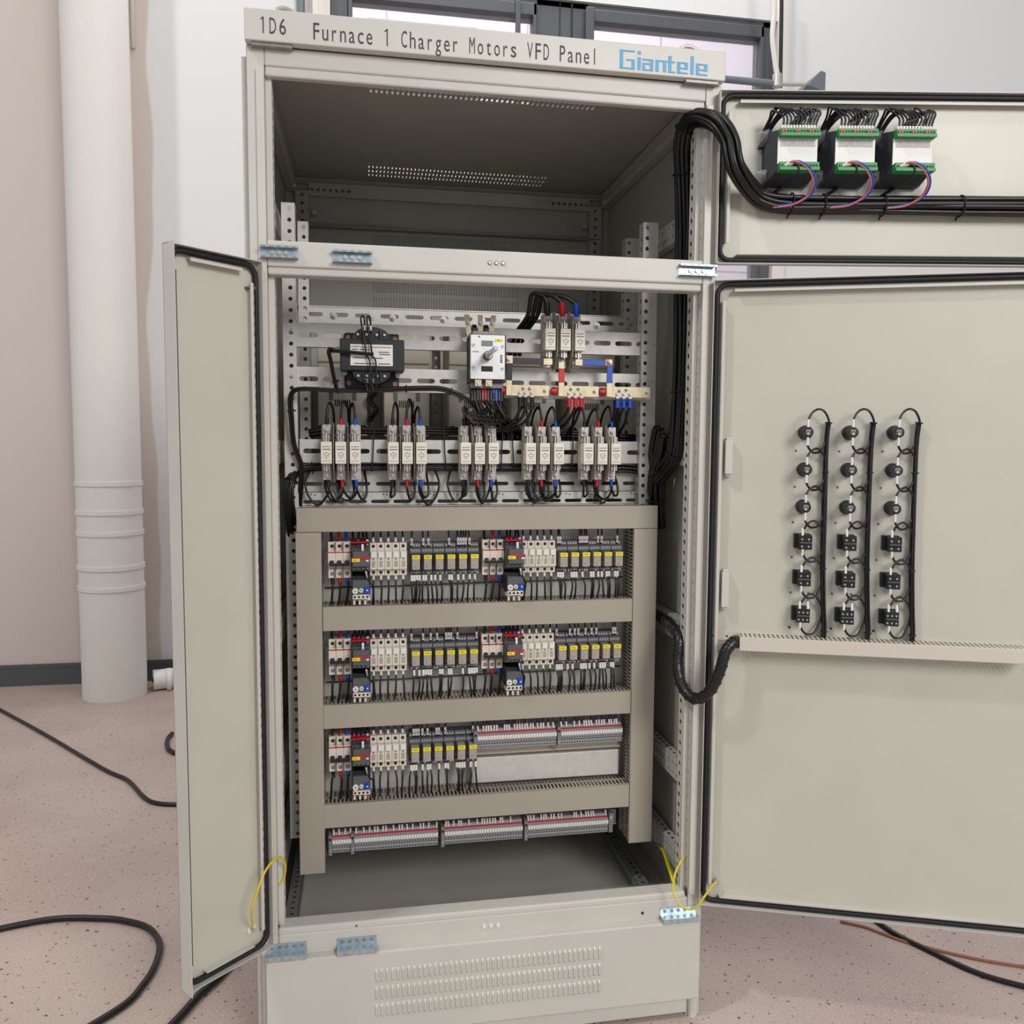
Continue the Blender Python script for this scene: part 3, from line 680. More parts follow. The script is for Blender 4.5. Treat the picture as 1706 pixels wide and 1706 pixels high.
def make_relay():
    o = empty('relay'); w, h = .0272, .078
    b = MB().box(.0004, w-.0004, -.030, 0, 0, h, 'socket').box(.0004, w-.0004, -.040, -.03, h-.024, h-.012, 'socket').box(.0004, w-.0004, -.038, -.03, .0, .012, 'socket')
    for i in range(4):
        x = .0045+i*.0062
        b.cyl((x, -.0395, h-.0175), (x, -.0412, h-.0175), .0026, 'steel', n=8).cyl((x, -.0412, h-.0175), (x, -.0415, h-.0175), .0012, 'rubber', n=6)
        b.cyl((x, -.0298, h-.006), (x, -.0318, h-.006), .0024, 'steel', n=8)
        b.cyl((x, -.0375, .006), (x, -.0392, .006), .0024, 'steel', n=8)
    b.box(.002, w-.002, -.0305, -.0295, h-.0118, h-.0105, 'black_plastic'); b.build('socket', o)
    MB().box(.0045, .0225, -.066, -.03, .018, .052, 'relay_body').box(.010, .0115, -.0665, -.066, .024, .027, 'print').box(.006, .008, -.0664, -.066, .020, .0205, 'print').build('relay_body', o, bevel=.0007, seg=1)
    MB().box(.0043, .0227, -.0675, -.0655, .0435, .0525, 'yellow').box(.008, .018, -.0678, -.0675, .0475, .0488, 'print').build('label_plate', o)
    return o
protos = dict(mcb=kids(make_mcb(), 'three-pole circuit breakers', 'circuit breaker'), con=kids(make_contactor(), 'contactors', 'contactor'), ovl=kids(make_overload(), 'thermal overload relays', 'overload relay'),
              fh=kids(make_fuseholder(), 'cream fuse holders', 'fuse holder'), rel=kids(make_relay(), 'plug-in relays', 'relay'))
used = dict.fromkeys(protos, False)
def put(k, loc, label):
    o = place(protos[k], used[k], loc, label); used[k] = True; return o
ORD = ['first', 'second', 'third', 'fourth', 'fifth', 'sixth']
YB = .238
ROWS = [(1.036, 'top', 2), (.806, 'middle', 2), (.572, 'bottom', 1)]
HALF = [(.0, 'left'), (.362, 'right')]
wires = {}
def wire(pts, r=.0014, m='wire_black', marker=None, boot=None, label='', group='', name='control_wire', sub=4, n=6):
    r *= 1.2; w = MB().tube(pts, r, m, n=n, sub=sub)
    if marker:
        (a, bb) = marker; w.cyl(a, bb, r*1.4, 'white', n=7)
    if boot:
        (a, bb, bm) = boot; w.cyl(a, bb, r*1.45, bm, n=8)
    o = w.build(name); tag(o, label, 'wire', group); return o
def jit(a): return random.uniform(-a, a)
for zr, rn, nh in ROWS:
    zt = {'top': 1.147, 'middle': .917, 'bottom': .686}[rn]; zb = {'top': .974, 'middle': .743, 'bottom': .505}[rn]
    dr = empty('din_rail', (.5, .24, zr+.03)); tag(dr, 'galvanised DIN rail carrying the %s row of breakers and relays' % rn, 'DIN rail', 'DIN rails')
    x1r = .862 if nh == 2 else .505
    LB(dr.location).box(.13, x1r, .2375, .2448, zr+.022, zr+.057, 'galv').build('profile', dr)
    for hx, hn in HALF[:nh]:
        sl_ = -.003 if rn == 'bottom' else (-.001 if rn == 'middle' else 0)
        X0 = .1405+hx+sl_
        w_ = '%s half of %s row' % (hn, rn) if nh == 2 else 'in the bottom row'
        put('mcb', (X0, YB, zr), 'cream circuit breaker with red band and black toggle, ' + w_)
        cx = X0+.0525
        put('con', (cx, YB, zr+.016), 'dark grey contactor with red stripe and yellow label, ' + w_)
        put('ovl', (cx+.001, YB, zr-.050), 'overload relay with white dials and blue button, ' + w_)
        fx = X0+.095 if hn == 'left' else X0+.0935
        for i in range(5): put('fh', (fx+i*.0174, YB, zr+.003), '%s cream fuse holder from the left, %s' % (ORD[i].capitalize(), w_))
        rx = X0+.189 if hn == 'left' else X0+.1845
        for i in range(6): put('rel', (rx+i*.0278, YB, zr+.0), '%s plug-in relay with yellow label from the left, %s' % (ORD[i].capitalize(), w_))
        tp = ', running up from the %s into the duct ' + w_
        # wires above
        G = 'wires of the %s device row, %s half' % (rn, hn)
        for i, c in enumerate(('wire_black', 'red', 'blue')):
            x = X0+.0086+i*.0172; xx = x+jit(.003)
            wire([(x, YB-.044, zr+.074), (x, YB-.042, zr+.083), (xx, YB-.036, zr+.095), (xx, YB-.03, zt+.004)], .0026, c, label='%s wire rising from the circuit breaker, %s' % ({'wire_black': 'black', 'red': 'red', 'blue': 'blue'}[c], w_), group='phase wires above the breakers')
            wire([(x, YB-.043, zr+.010), (x+.001, YB-.044, zr-.006), (x+jit(.003), YB-.05, zr-.025), (x-.003+jit(.003), YB-.045, zb-.006)], .0024, 'wire_black', boot=((x, YB-.0435, zr+.002), (x+.001, YB-.0445, zr-.015), c), label='black wire with %s sleeve below the circuit breaker, %s' % ({'wire_black': 'black', 'red': 'red', 'blue': 'blue'}[c], w_), group='phase wires below the breakers')
        for i in range(4):
            x = cx+.006+i*.0104
            wire([(x, YB-.057, zr+.080), (x+jit(.002), YB-.05, zr+.095), (x+jit(.004), YB-.03, zt+.004)], .0021, ['wire_black', 'wire_black', 'wire_black', 'wire_black'][i], boot=((x, YB-.06, zr+.077), (x, YB-.054, zr+.089), ['red', 'red', 'blue', 'white'][i] if not (hn == 'left' and rn == 'top') else ['wire_black', 'red', 'wire_black', 'white'][i]), label='black wire rising from the contactor, ' + w_, group='contactor wires ' + w_)
        for i in range(5):
            x = fx+i*.0174+.0087; xx = x+jit(.003)
            wire([(x, YB-.040, zr+.072), (x, YB-.038, zr+.09), (xx, YB-.03, zt+.004)], .0018, marker=((x, YB-.0395, zr+.082), (x, YB-.0375, zr+.092)), label='black wire with white marker above the fuse holders, ' + w_, group='upper fuse holder wires ' + w_)
            xx = x+jit(.004)
            wire([(x, YB-.040, zr+.010), (x, YB-.042, zr-.006), (x+(xx-x)*.5+jit(.002), YB-.05, zr-.03), (xx, YB-.045, zb-.006)], .0019, marker=((x, YB-.0405, zr+.004), (x, YB-.0415, zr-.008)), label='black wire below the fuse holders, ' + w_, group='lower fuse holder wires ' + w_)
        for i in sorted(random.sample(range(24), 9)):
            x = rx+(i//4)*.0278+.0045+(i % 4)*.0062
            wire([(x, YB-.033, zr+.070), (x, YB-.036, zr+.083), (x+jit(.003), YB-.03, zt+.004)], .0017, marker=((x, YB-.0345, zr+.073), (x, YB-.0355, zr+.090)), label='black wire with white marker above the relays, ' + w_, group='upper relay wires ' + w_)
        for i in sorted(random.sample(range(24), 15)):
            x = rx+(i//4)*.0278+.0045+(i % 4)*.0062; xx = x+jit(.006)
            wire([(x, YB-.039, zr+.006), (x, YB-.042, zr-.010), ((x+xx)/2+jit(.003), YB-.05, zr-.032), (xx, YB-.045, zb-.006)], .0019, marker=((x, YB-.040, zr+.002), (x, YB-.042, zr-.013+jit(.003))), label='black wire with white marker below the relays, ' + w_, group='lower relay wires ' + w_)
        wire([(cx+.036, YB-.085, zr+.022), (cx+.041, YB-.088, zr-.004), (cx+.050, YB-.07, zr-.02), (cx+.048, YB-.05, zb-.004)], .0017, marker=((cx+.034, YB-.0845, zr+.020), (cx+.038, YB-.0865, zr+.004)), label='black wire looping beside the overload relay, ' + w_, group='overload relay wires')
    # long black cable tied across the lower part of the row
    if nh == 2:
        tag(MB().tube([(.13, .236, zr-.030), (.3, .234, zr-.029), (.5, .236, zr-.026), (.7, .235, zr-.024), (.868, .236, zr-.020)], .0016, 'wire_black').build('cross_wire'), 'thin black wire strung across the plate behind the %s row' % rn, 'wire')

# ------------------------------------------------------------------ terminal strips
def term_proto():
    h = .046
    b = MB(); w = .0062
    b.prismx([(0, 0), (-.044, 0), (-.046, .009), (-.043, .011), (-.043, .013), (-.047, .015), (-.048, .0225), (-.050, .024), (-.050, .0345), (-.043, .037), (-.034, .046), (0, .046)], .0001, w-.0001, 'term_grey')
    b.box(.0005, w-.0005, -.0512, -.0498, .0248, .0340, 'white')
    b.cyl((w/2, -.0465, .0185), (w/2, -.0480, .0187), .0017, 'rubber', n=6).cyl((w/2, -.0440, .0050), (w/2, -.0458, .0050), .0017, 'rubber', n=6)
    b.box(.0003, w-.0003, -.0436, -.0425, .0112, .0128, 'dark_grey')
    b.box(.0, w, -.0425, -.038, .0375, .0408, 'red')
    return b
TP = term_proto().build('terminal')
tused = False
def strip(x0, n, z0, yb, label, pitch, brk=True):
    global tused
    o = empty('terminal_strip', (x0, yb, z0)); tag(o, label, 'terminal strip', 'terminal strips')
    for i in range(n):
        t = TP if not tused else TP.copy()
        if tused: COL.objects.link(t)
        tused = True; t.parent = o; t.location = (i*pitch, 0, 0); t.scale = (pitch/.0062, 1, 1)
    if brk: MB().box(-.0085, -.0005, -.050, 0, -.004, .046, 'mid_grey').cyl((-.0045, -.050, .036), (-.0045, -.0515, .036), .003, 'black_plastic', n=10).box(-.007, -.002, -.0505, -.050, .005, .012, 'term_grey').build('end_bracket', o)
    return o
bz = .368
dn = empty('din_rail', (.49, .24, .38)); tag(dn, 'galvanised DIN rail under the long bottom terminal row', 'DIN rail', 'DIN rails')
LB(dn.location).box(.130, .862, .238, .2455, bz+.004, bz+.039, 'galv').box(.130, .862, .232, .2395, bz+.002, bz+.005, 'galv').build('profile', dn)
Z5 = [(.1425, 7, 'short left end strip of the bottom terminal row'), (.1945, 31, 'second strip from the left in the bottom terminal row'), (.412, 30, 'third strip from the left in the bottom terminal row'), (.620, 32, 'rightmost strip of the bottom terminal row')]
Z3 = [(.491, 30, 'left terminal strip beside the relays of the bottom device row'), (.700, 24, 'right terminal strip at the right end of the bottom device row')]
for x0, n, lb in Z5: strip(x0, n, bz, .242, 'grey and white terminals, ' + lb, .0065)
MB_e = LB((.838, .242, bz)); eo = empty('end_clamp', (.838, .242, bz)); tag(eo, 'grey end clamp at the right end of the bottom terminal row', 'end clamp')
MB_e.box(.832, .842, .20, .242, bz-.003, bz+.046, 'mid_grey').cyl((.837, .2, bz+.036), (.837, .198, bz+.036), .004, 'steel').cyl((.852, .235, bz+.03), (.852, .228, bz+.03), .004, 'steel').build('body', eo)
for x0, n, lb in Z3: strip(x0, n, .607, .232, 'grey and white terminals, ' + lb, .0066)
rb_ = empty('raised_rail', (.67, .23, .57)); tag(rb_, 'cream raised rail carrying the two upper terminal strips', 'DIN rail')
LB(rb_.location).box(.481, .858, .224, .2355, .588, .628, 'cream').box(.481, .858, .222, .244, .586, .5885, 'cream').box(.481, .858, .2, .232, .5885, .5895, 'cream').build('profile', rb_)
pb_ = empty('cover_plate', (.67, .236, .53)); tag(pb_, 'bright galvanised plate below the two upper terminal strips', 'plate')
LB(pb_.location).box(.480, .856, .205, .2065, .515, .578, 'galv').box(.480, .856, .2065, .244, .576, .578, 'galv').build('plate', pb_, bevel=.001)
for lst, z0, yb, zd, tg in ((Z5, bz, .242, .448, 'bottom terminal row'), (Z3, .607, .232, .688, 'two upper terminal strips')):
    for x0, n, lb in lst:
        i = 0
        while i < n:
            if random.random() < (.74 if tg[0] == 'b' else .85):
                x = x0+(i+.5)*.0065; cc = 'wire_black' if tg[0] == 'b' else random.choice(['wire_black', 'wire_black', 'wire_black', 'blue', 'rust', 'ink'])
                k = jit(.0015)
                wire([(x, yb-.037, z0+.042), (x+k, yb-.036, z0+.056), (x+2*k, yb-.028, zd+.004)], .0014, cc, marker=((x, yb-.0375, z0+.042), (x+k, yb-.036, z0+.0555)), label='white-marked wire above the %s' % lb, group='terminal wires of the ' + lb, n=5)
            i += 1 if random.random() < .7 else 2
# ------------------------------------------------------------------ fuse bases with blade fuses
def make_fuse(k):
    """origin: back centre of the base, z 0 at the lower terminal bolt"""
    o = empty('blade_fuse'); H = .106
    b = MB().box(-.0125, .0125, -.012, 0, -.012, H+.010, 'ceramic').box(-.011, .011, -.030, -.012, .014, .024, 'ceramic').box(-.011, .011, -.030, -.012, H-.026, H-.016, 'ceramic')
    b.build('base', o, bevel=.001, seg=1)
    for z, s in ((0, -1), (H, 1)):
        t = MB().box(-.0095, .0095, -.021, -.012, z-.011, z+.012, 'steel')
        t.cyl((0, -.021, z), (0, -.0225, z), .0075, 'steel', n=16).cyl((0, -.0225, z), (0, -.027, z), .0056, 'steel', n=6, hexa=True).cyl((0, -.027, z), (0, -.031, z), .003, 'steel', n=8)
        t.build('terminal', o, bevel=.0005, seg=1)
        z2 = z-s*.020
        MB().box(-.0075, -.0035, -.042, -.012, z2-.008, z2+.008, 'steel').box(.0035, .0075, -.042, -.012, z2-.008, z2+.008, 'steel').build('spring_clip', o, bevel=.0005, seg=1)
    f = MB().box(-.0125, .0125, -.058, -.024, .027, .027+.051, 'fuse_white')
    fo = f.build('fuse_link', o, bevel=.0015)
    MB().box(-.0022, .0022, -.045, -.030, .010, .028, 'steel').build('blade', fo); MB().box(-.0022, .0022, -.045, -.030, .077, H-.010, 'steel').build('blade', fo)
    p = MB().box(-.009, .009, -.0586, -.058, .066, .0672, 'print').box(-.009, .009, -.0586, -.058, .0595, .0613, 'print').box(-.009, .009, -.0586, -.058, .0335, .0341, 'print')
    for a, z in ((-.005, .050), (.005, .050), (0, .053), (-.003, .0455), (.004, .0455), (0, .041)): p.box(a-.0022, a+.0022, -.0586, -.058, z-.0007, z+.0007, 'print')
    p.build('printed_marking', fo)
    return o
def barrier(o):
    MB().prismx([(-.062, .014), (-.062, .092), (-.03, .122), (0, .122), (0, -.016), (-.03, -.016)], .0155, .0167, 'barrier').build('phase_barrier', o)
fz = make_fuse(0); fz['group'] = 'blade fuse bases'; fz['category'] = 'fuse'
fused = False
GR = [((.1395, .172, .2045), 1.2755, .231, 'leftmost'), ((.2915, .324, .3565), 1.2755, .231, 'second'), ((.461, .494, .527), 1.2755, .231, 'middle'), ((.617, .651, .6855), 1.2755, .231, 'fourth'), ((.759, .794, .828), 1.2755, .231, 'rightmost')]
fuse_pos = []
for xs, z, y, gn in GR+[((.661, .698, .733), 1.546, .226, 'upper')]:
    for i, x in enumerate(xs):
        nm = ('left', 'middle', 'right')[i]
        lb = '%s white ceramic blade fuse of the %s group of three on the fuse rail' % (nm.capitalize(), gn) if gn != 'upper' else '%s white ceramic blade fuse of the upper three beside the rotary switch' % nm.capitalize()
        o = place(fz, fused, (x, y, z), lb); fused = True; fuse_pos.append((x, y, z, gn, i))
for o in [o for o in COL.objects if o.name.split('.')[0] == 'blade_fuse']:
    idx = [k for k, f in enumerate(fuse_pos) if abs(f[0]-o.location.x) < 1e-4 and abs(f[2]-o.location.z) < 1e-4][0]
    if fuse_pos[idx][4] < 2: barrier(o)
# looped cables on the fuses
LC = {0: 'wire_black', 1: 'red', 2: 'blue'}
for x, y, z, gn, i in fuse_pos:
    if gn == 'upper': continue
    H = .106; col = LC[i]; up = z+H+.010; yy = y-.017
    k = {0: .012, 1: .011, 2: -.012}[i] + (jit(.004)); hh = .055+jit(.010)
    if gn in ('fourth', 'rightmost'): k = -.012 if i else -.015
    pts = [(x, yy, up-.004), (x+k*.05, yy, up+hh*.5), (x+k*.55, yy+.008, up+hh), (x+k*1.15, yy+.03, up+hh*.7), (x+k*1.2, yy+.06, up+.002), (x+k*.9, yy+.09, up-.03)]
    cn = ('plain', 'red', 'blue')[i]
    wire(pts, .0025, boot=((x, yy, up-.004), (x+k*.04, yy, up+.016), col), label='black cable with %s sleeve arching above the %s fuse of the %s group' % (cn, ('left', 'middle', 'right')[i], gn), group='looped cables above the fuses', name='fuse_cable', n=8, sub=6)
    dn_ = z-.011; k2 = jit(.012)
    pts = [(x, yy, dn_+.004), (x+k2*.3, yy, dn_-.022), (x+k2+.006, yy+.006, dn_-.045-jit(.006)), (x+k2+.016, yy+.012, dn_-.035), (x+k2+.016, yy+.02, dn_-.010), (x+k2+.012, yy+.045, dn_+.02)]
    wire(pts, .0024, boot=((x, yy, dn_+.004), (x+k2*.25, yy, dn_-.017), col), label='black cable with %s sleeve hanging below the %s fuse of the %s group' % (cn, ('left', 'middle', 'right')[i], gn), group='looped cables below the fuses', name='fuse_cable', n=8, sub=6)
    if random.random() < .75:
        q = random.choice((-1, 1)); w = .035+jit(.012)
        pts = [(x, yy+.004, dn_), (x-.002*q, yy+.004, dn_-.03), (x+q*w*.5, yy+.01, dn_-.056-jit(.008)), (x+q*w, yy+.012, dn_-.04), (x+q*(w+.008), yy+.015, dn_-.01), (x+q*w, yy+.03, dn_+.02)]
        wire(pts, .0023, label='black cable swinging sideways below the %s group of fuses' % gn, group='cables swinging below the fuses', name='fuse_cable', n=8, sub=6)
# top trio: thick cables with coloured sleeves
for i, (sx, c) in enumerate(((.661, 'wire_black'), (.698, 'red'), (.733, 'blue'))):
    z = 1.546+.106+.012; e = .655-.022+i*.012
    pts = [(sx, .208, z-.006), (sx-.001, .208, z+.022), (sx-.012-.012*i, .212, z+.043), (sx-.035-.022*i, .225, z+.045-.002*i), (e-.012, .25, z+.0), (e-.035, .28, z-.04), (e-.045, .31, z-.09)]
    wire(pts, .0045, boot=((sx, .208, z-.006), (sx-.0015, .208, z+.026), c), label='thick black cable with %s sleeve curving over from the %s upper fuse' % (('black', 'red', 'blue')[i], ('left', 'middle', 'right')[i]), group='thick supply cables', name='supply_cable', n=12, sub=8)

# ------------------------------------------------------------------ control transformer
T0 = Vector((.243, .232, 1.475)); tr = empty('transformer', T0); tag(tr, 'black control transformer with white rating plate on the upper rails', 'transformer')
LB(T0).box(.181, .307, .214, .232, 1.478, 1.606, 'black_plastic').build('mounting_frame', tr, bevel=.004)
LB(T0).box(.173, .316, .140, .214, 1.513, 1.583, 'black_plastic').build('core', tr, bevel=.002)
c_ = LB(T0)
for sg, zc in ((1, 1.583), (-1, 1.513)):
    poly = [(.200, zc), (.286, zc), (.283, zc+sg*.012), (.272, zc+sg*.022), (.255, zc+sg*.028), (.231, zc+sg*.028), (.214, zc+sg*.022), (.203, zc+sg*.012)]
    if sg < 0: poly = poly[::-1]
    c_.prism(poly, .150, .214, 'dark_grey' if False else 'black_plastic')
    for x in (.213, .232, .255, .272): c_.cyl((x, .150, zc+sg*.011), (x, .147, zc+sg*.011), .0045, 'rubber', n=10).cyl((x, .147, zc+sg*.011), (x, .1465, zc+sg*.011), .003, 'steel', n=8)
    for x in (.224, .243, .262): c_.box(x-.001, x+.001, .143, .150, zc, zc+sg*.022, 'black_plastic')
    c_.build('coil_bobbin', tr); c_ = LB(T0)
for x, z in ((.190, 1.594), (.298, 1.592), (.191, 1.490), (.297, 1.489)): LB(T0).cyl((x, .214, z), (x, .210, z), .0055, 'copper', n=16).build('rivet', tr)
for x, z in ((.182, 1.512), (.303, 1.508)): LB(T0).cyl((x, .205, z), (x, .198, z), .006, 'steel', n=6, hexa=True).build('bolt', tr)
pl = LB(T0).box(.196, .290, .1388, .1398, 1.524, 1.571, 'white')
plo = pl.build('rating_plate', tr)
pp = LB(T0); pp.box(.217, .287, .1382, .1388, 1.5645, 1.5658, 'print')
for x0, x1, z in ((.199, .212, 1.5595), (.216, .240, 1.5595), (.199, .216, 1.5535), (.220, .228, 1.5535), (.202, .235, 1.541), (.240, .268, 1.541), (.204, .250, 1.5285), (.258, .284, 1.5285), (.258, .282, 1.5545), (.260, .284, 1.5495)): pp.box(x0, x1, .1382, .1388, z-.001, z+.001, 'print')
tmp = MB(); text_mesh(tmp, 'CHINT', 0, 0, 0, .0042, 'ink', 1.0); pp.add([(.198+v[0], .1384+v[1], 1.5638+v[2]) for v in tmp.v], tmp.f, 'ink')
pp.build('plate_print', plo)
for x, c1 in ((.230, 0), (.243, 1)):
    pts = [(x-.002, .145, 1.600), (x-.002, .135, 1.615), (x-.004, .132, 1.632), (x-.010, .135, 1.628), (x-.008, .130, 1.608), (x-.003, .128, 1.58), (x, .128, 1.556), (x+.002*c1, .130, 1.548)]
    wire(pts, .0017, marker=((x-.002, .141, 1.603), (x-.002, .136, 1.613)), label='black wire looping above the transformer', group='wires looping on the transformer', name='transformer_wire', n=7, sub=6)
    pts = [(x+.000, .132, 1.546), (x+.008, .128, 1.535), (x+.010, .126, 1.51), (x+.010, .128, 1.480), (x+.006, .132, 1.466), (x+.001, .134, 1.478), (x+.001, .142, 1.497)]
    wire(pts, .0017, marker=((x+.001, .139, 1.486), (x+.001, .142, 1.495)), label='black wire looping below the transformer', group='wires looping under the transformer', name='transformer_wire', n=7, sub=6)

# ------------------------------------------------------------------ rotary disconnect switch with lugs
S0 = Vector((.508, .232, 1.50)); sw = empty('disconnect_switch', S0); tag(sw, 'silver-fronted rotary disconnect switch with square shaft and yellow tag', 'switch')
LB(S0).box(.469, .553, .160, .232, 1.494, 1.604, 'black_plastic').box(.475, .545, .165, .232, 1.604, 1.612, 'galv_dark').box(.472, .548, .170, .225, 1.481, 1.494, 'mid_grey').build('body', sw, bevel=.001)
fpm = MATS['steel']
fp = LB(S0).box(.468, .549, .150, .1585, 1.500, 1.602, 'switch_plate' if 'switch_plate' in MATS else 'galv')
fpo = fp.build('front_plate', sw, bevel=.0015)
w_ = LB(S0).box(.493, .520, .1493, .1503, 1.5755, 1.5885, 'mid_grey').box(.493, .520, .1493, .1503, 1.5175, 1.530, 'rubber')
w_.build('window_slot', fpo, bevel=.003)
for x, z in ((.475, 1.578), (.543, 1.576), (.475, 1.527), (.543, 1.525)): LB(S0).cyl((x, .150, z), (x, .148, z), .0042, 'steel', n=14).box(x-.003, x+.003, .1477, .148, z-.0005, z+.0005, 'rubber').build('screw', fpo)
q = LB(S0).cyl((.488, .150, 1.597), (.488, .1495, 1.597), .002, 'rubber', n=8)
for k in range(5): q.box(.473+k*.003, .475+k*.003, .1495, .15, 1.5615, 1.564, 'print')
for zz in (1.5385, 1.543, 1.548, 1.553): q.box(.5375, .5425, .1494, .15, zz, zz+.003, 'rubber')
q.build('plate_print', fpo)
LB(S0).box(.524, .543, .1490, .1498, 1.5865, 1.5925, 'yellow').box(.531, .535, .1487, .149, 1.5885, 1.5905, 'print').build('label_plate', fpo)
LB(S0).cyl((.507, .150, 1.553), (.507, .132, 1.553), .0105, 'black_plastic', n=24).cyl((.507, .132, 1.553), (.507, .1295, 1.553), .0085, 'steel', n=24).cyl((.507, .1295, 1.553), (.507, .110, 1.553), .006, 'steel', n=20).build('shaft_collar', sw)
LB(S0).obox((.507, .070, 1.556), (.0042, 0, 0), (0, .052, 0), (0, 0, .0042), 'zinc_blue').build('shaft', sw, bevel=.0006)
for x, lean in ((.4685, .004), (.498, .001), (.5255, -.004)):
    l_ = LB(S0).obox((x, .200, 1.628), (.0058, 0, 0), (0, .0012, 0), (-lean*.9, 0, .026), 'tinned')
    l_.cyl((x, .199, 1.635), (x, .1945, 1.635), .0052, 'steel', n=6, hexa=True).cyl((x, .1945, 1.635), (x, .190, 1.635), .003, 'steel', n=8)
    l_.build('upper_lug', sw)
for x in (.484, .512): LB(S0).prismx([(.19, 1.604), (.19, 1.622), (.205, 1.632), (.225, 1.632), (.225, 1.604)], x-.005, x+.005, 'black_plastic').build('arc_shield', sw)
for x in (.487, .512): LB(S0).box(x-.0075, x+.0075, .155, .17, 1.4845, 1.499, 'tinned').cyl((x, .155, 1.4915), (x, .152, 1.4915), .004, 'steel', n=12).build('lower_terminal', sw)

# ------------------------------------------------------------------ copper bars with coloured sleeves
def bars(name, label, segs, extra=None):
    o = empty(name, segs[0][1][:3]); tag(o, label, 'busbar', 'sleeved copper links')
    for nm, (x0, y, z0), (x1, z1), m in segs: LB(o.location).box(x0, x1, y, y+.004, z0, z1, m).build(nm, o, bevel=.0008)
    if extra:
        for x, z in extra: LB(o.location).cyl((x, segs[0][1][1], z), (x, segs[0][1][1]-.004, z), .006, 'steel', n=6, hexa=True).cyl((x, segs[0][1][1]-.004, z), (x, segs[0][1][1]-.008, z), .0035, 'steel', n=10).build('bolt', o)
    return o
yb = .176
bars('busbar_link', 'copper link in black sleeve running from the left upper fuse to the bars', [('bare_end', (.556, yb, 1.540), (.572, 1.559), 'tinned'), ('sleeve', (.572, yb+.001, 1.5395), (.646, 1.5535), 'wire_black'), ('bare_end', (.646, yb, 1.539), (.668, 1.554), 'tinned'), ('sleeve', (.556, yb-.003, 1.501), (.570, 1.540), 'wire_black'), ('bare_end', (.556, yb-.002, 1.465), (.570, 1.501), 'tinned')], extra=[(.562, 1.550)])
bars('busbar_link', 'copper link in red sleeve dropping from the middle upper fuse', [('bare_end', (.683, yb, 1.530), (.697, 1.545), 'tinned'), ('sleeve', (.683, yb-.003, 1.498), (.697, 1.531), 'red'), ('bare_end', (.683, yb-.002, 1.465), (.697, 1.498), 'tinned')])
bars('busbar_link', 'copper link in blue sleeve running right from the right upper fuse', [('bare_end', (.724, yb, 1.539), (.742, 1.554), 'tinned'), ('sleeve', (.738, yb+.001, 1.540), (.797, 1.5535), 'blue'), ('bare_end', (.797, yb, 1.540), (.817, 1.556), 'copper'), ('sleeve', (.802, yb-.003, 1.499), (.816, 1.540), 'blue'), ('bare_end', (.802, yb-.002, 1.466), (.816, 1.499), 'tinned')], extra=[(.809, 1.549)])
MBm = empty('bar_carrier', (.72, .21, 1.465)); tag(MBm, 'white angled carrier strip under the three tinned copper bars', 'bracket')
LB(MBm.location).box(.532, .925, .205, .208, 1.461, 1.490, 'galv').box(.532, .925, .208, .23, 1.461, 1.4635, 'galv').build('strip', MBm)
for n_, (x0, x1, bl, dr_, c) in enumerate(((.558, .662, [(.600, 1.484), (.616, 1.484)], [.591, .604, .620], 'wire_black'), (.682, .785, [(.717, 1.4845), (.735, 1.485)], [.711, .727, .742], 'red'), (.802, .916, [(.838, 1.482), (.855, 1.485)], [.832, .848, .864], 'blue'))):
    nm = ('left', 'middle', 'right')[n_]; o = empty('copper_bar', (x0, .19, 1.464)); tag(o, '%s tinned copper bar with small bolts under the rotary switch rail' % nm, 'busbar', 'tinned copper bars'); org = o.location
    LB(org).box(x0, x1, .184, .189, 1.465, 1.491, 'tinned').build('bar', o, bevel=.0008)
    for x, z in bl+[(x1-.010, 1.479)]: LB(org).cyl((x, .184, z), (x, .178, z), .0042, 'steel', n=6, hexa=True).cyl((x, .178, z), (x, .174, z), .0024, 'steel', n=8).build('bolt', o)
    for x in dr_: LB(org).cyl((x, .184, 1.472), (x, .180, 1.472), .0042, 'steel', n=6, hexa=True).cyl((x, .180, 1.472), (x, .177, 1.472), .0024, 'steel', n=8).box(x-.004, x+.004, .181, .184, 1.459, 1.476, 'steel').build('lug', o)
    io = empty('insulator', (x0-.007, .2, 1.465)); tag(io, 'red barrel insulator at the left end of the %s copper bar' % nm, 'insulator', 'red insulators')
    LB(io.location).cyl((x0-.014, .188, 1.478), (x0-.001, .188, 1.478), .0085, 'red', n=18).cyl((x0-.010, .188, 1.478), (x0-.005, .188, 1.478), .0102, 'red', n=18).build('barrel', io)
    for j, x in enumerate(dr_):
        ex = x-.012-.012*(2-j) if c != 'blue' else x-.006+.003*j
        pts = [(x, .183, 1.462), (x, .183, 1.445), (x-.004, .195, 1.425), ((x+ex)/2, .22, 1.405), (ex, .26, 1.385), (ex-.004, .29, 1.35)]
        if n_ == 0: pts = [(x, .183, 1.462), (x, .183, 1.44), (x-.006, .192, 1.415), (x-.025, .21, 1.395), (x-.055, .23, 1.383), (x-.10, .25, 1.39), (x-.13, .25, 1.41)]
        wire(pts, .0031, boot=((x, .183, 1.462), (x, .183, 1.440), c if c != 'wire_black' else 'wire_black'), label='black cable%s dropping from the %s copper bar' % ({'red': ' with red sleeve', 'blue': ' with blue sleeve'}.get(c, ''), nm), group='cables below the %s copper bar' % nm, name='bar_cable', n=8, sub=6)
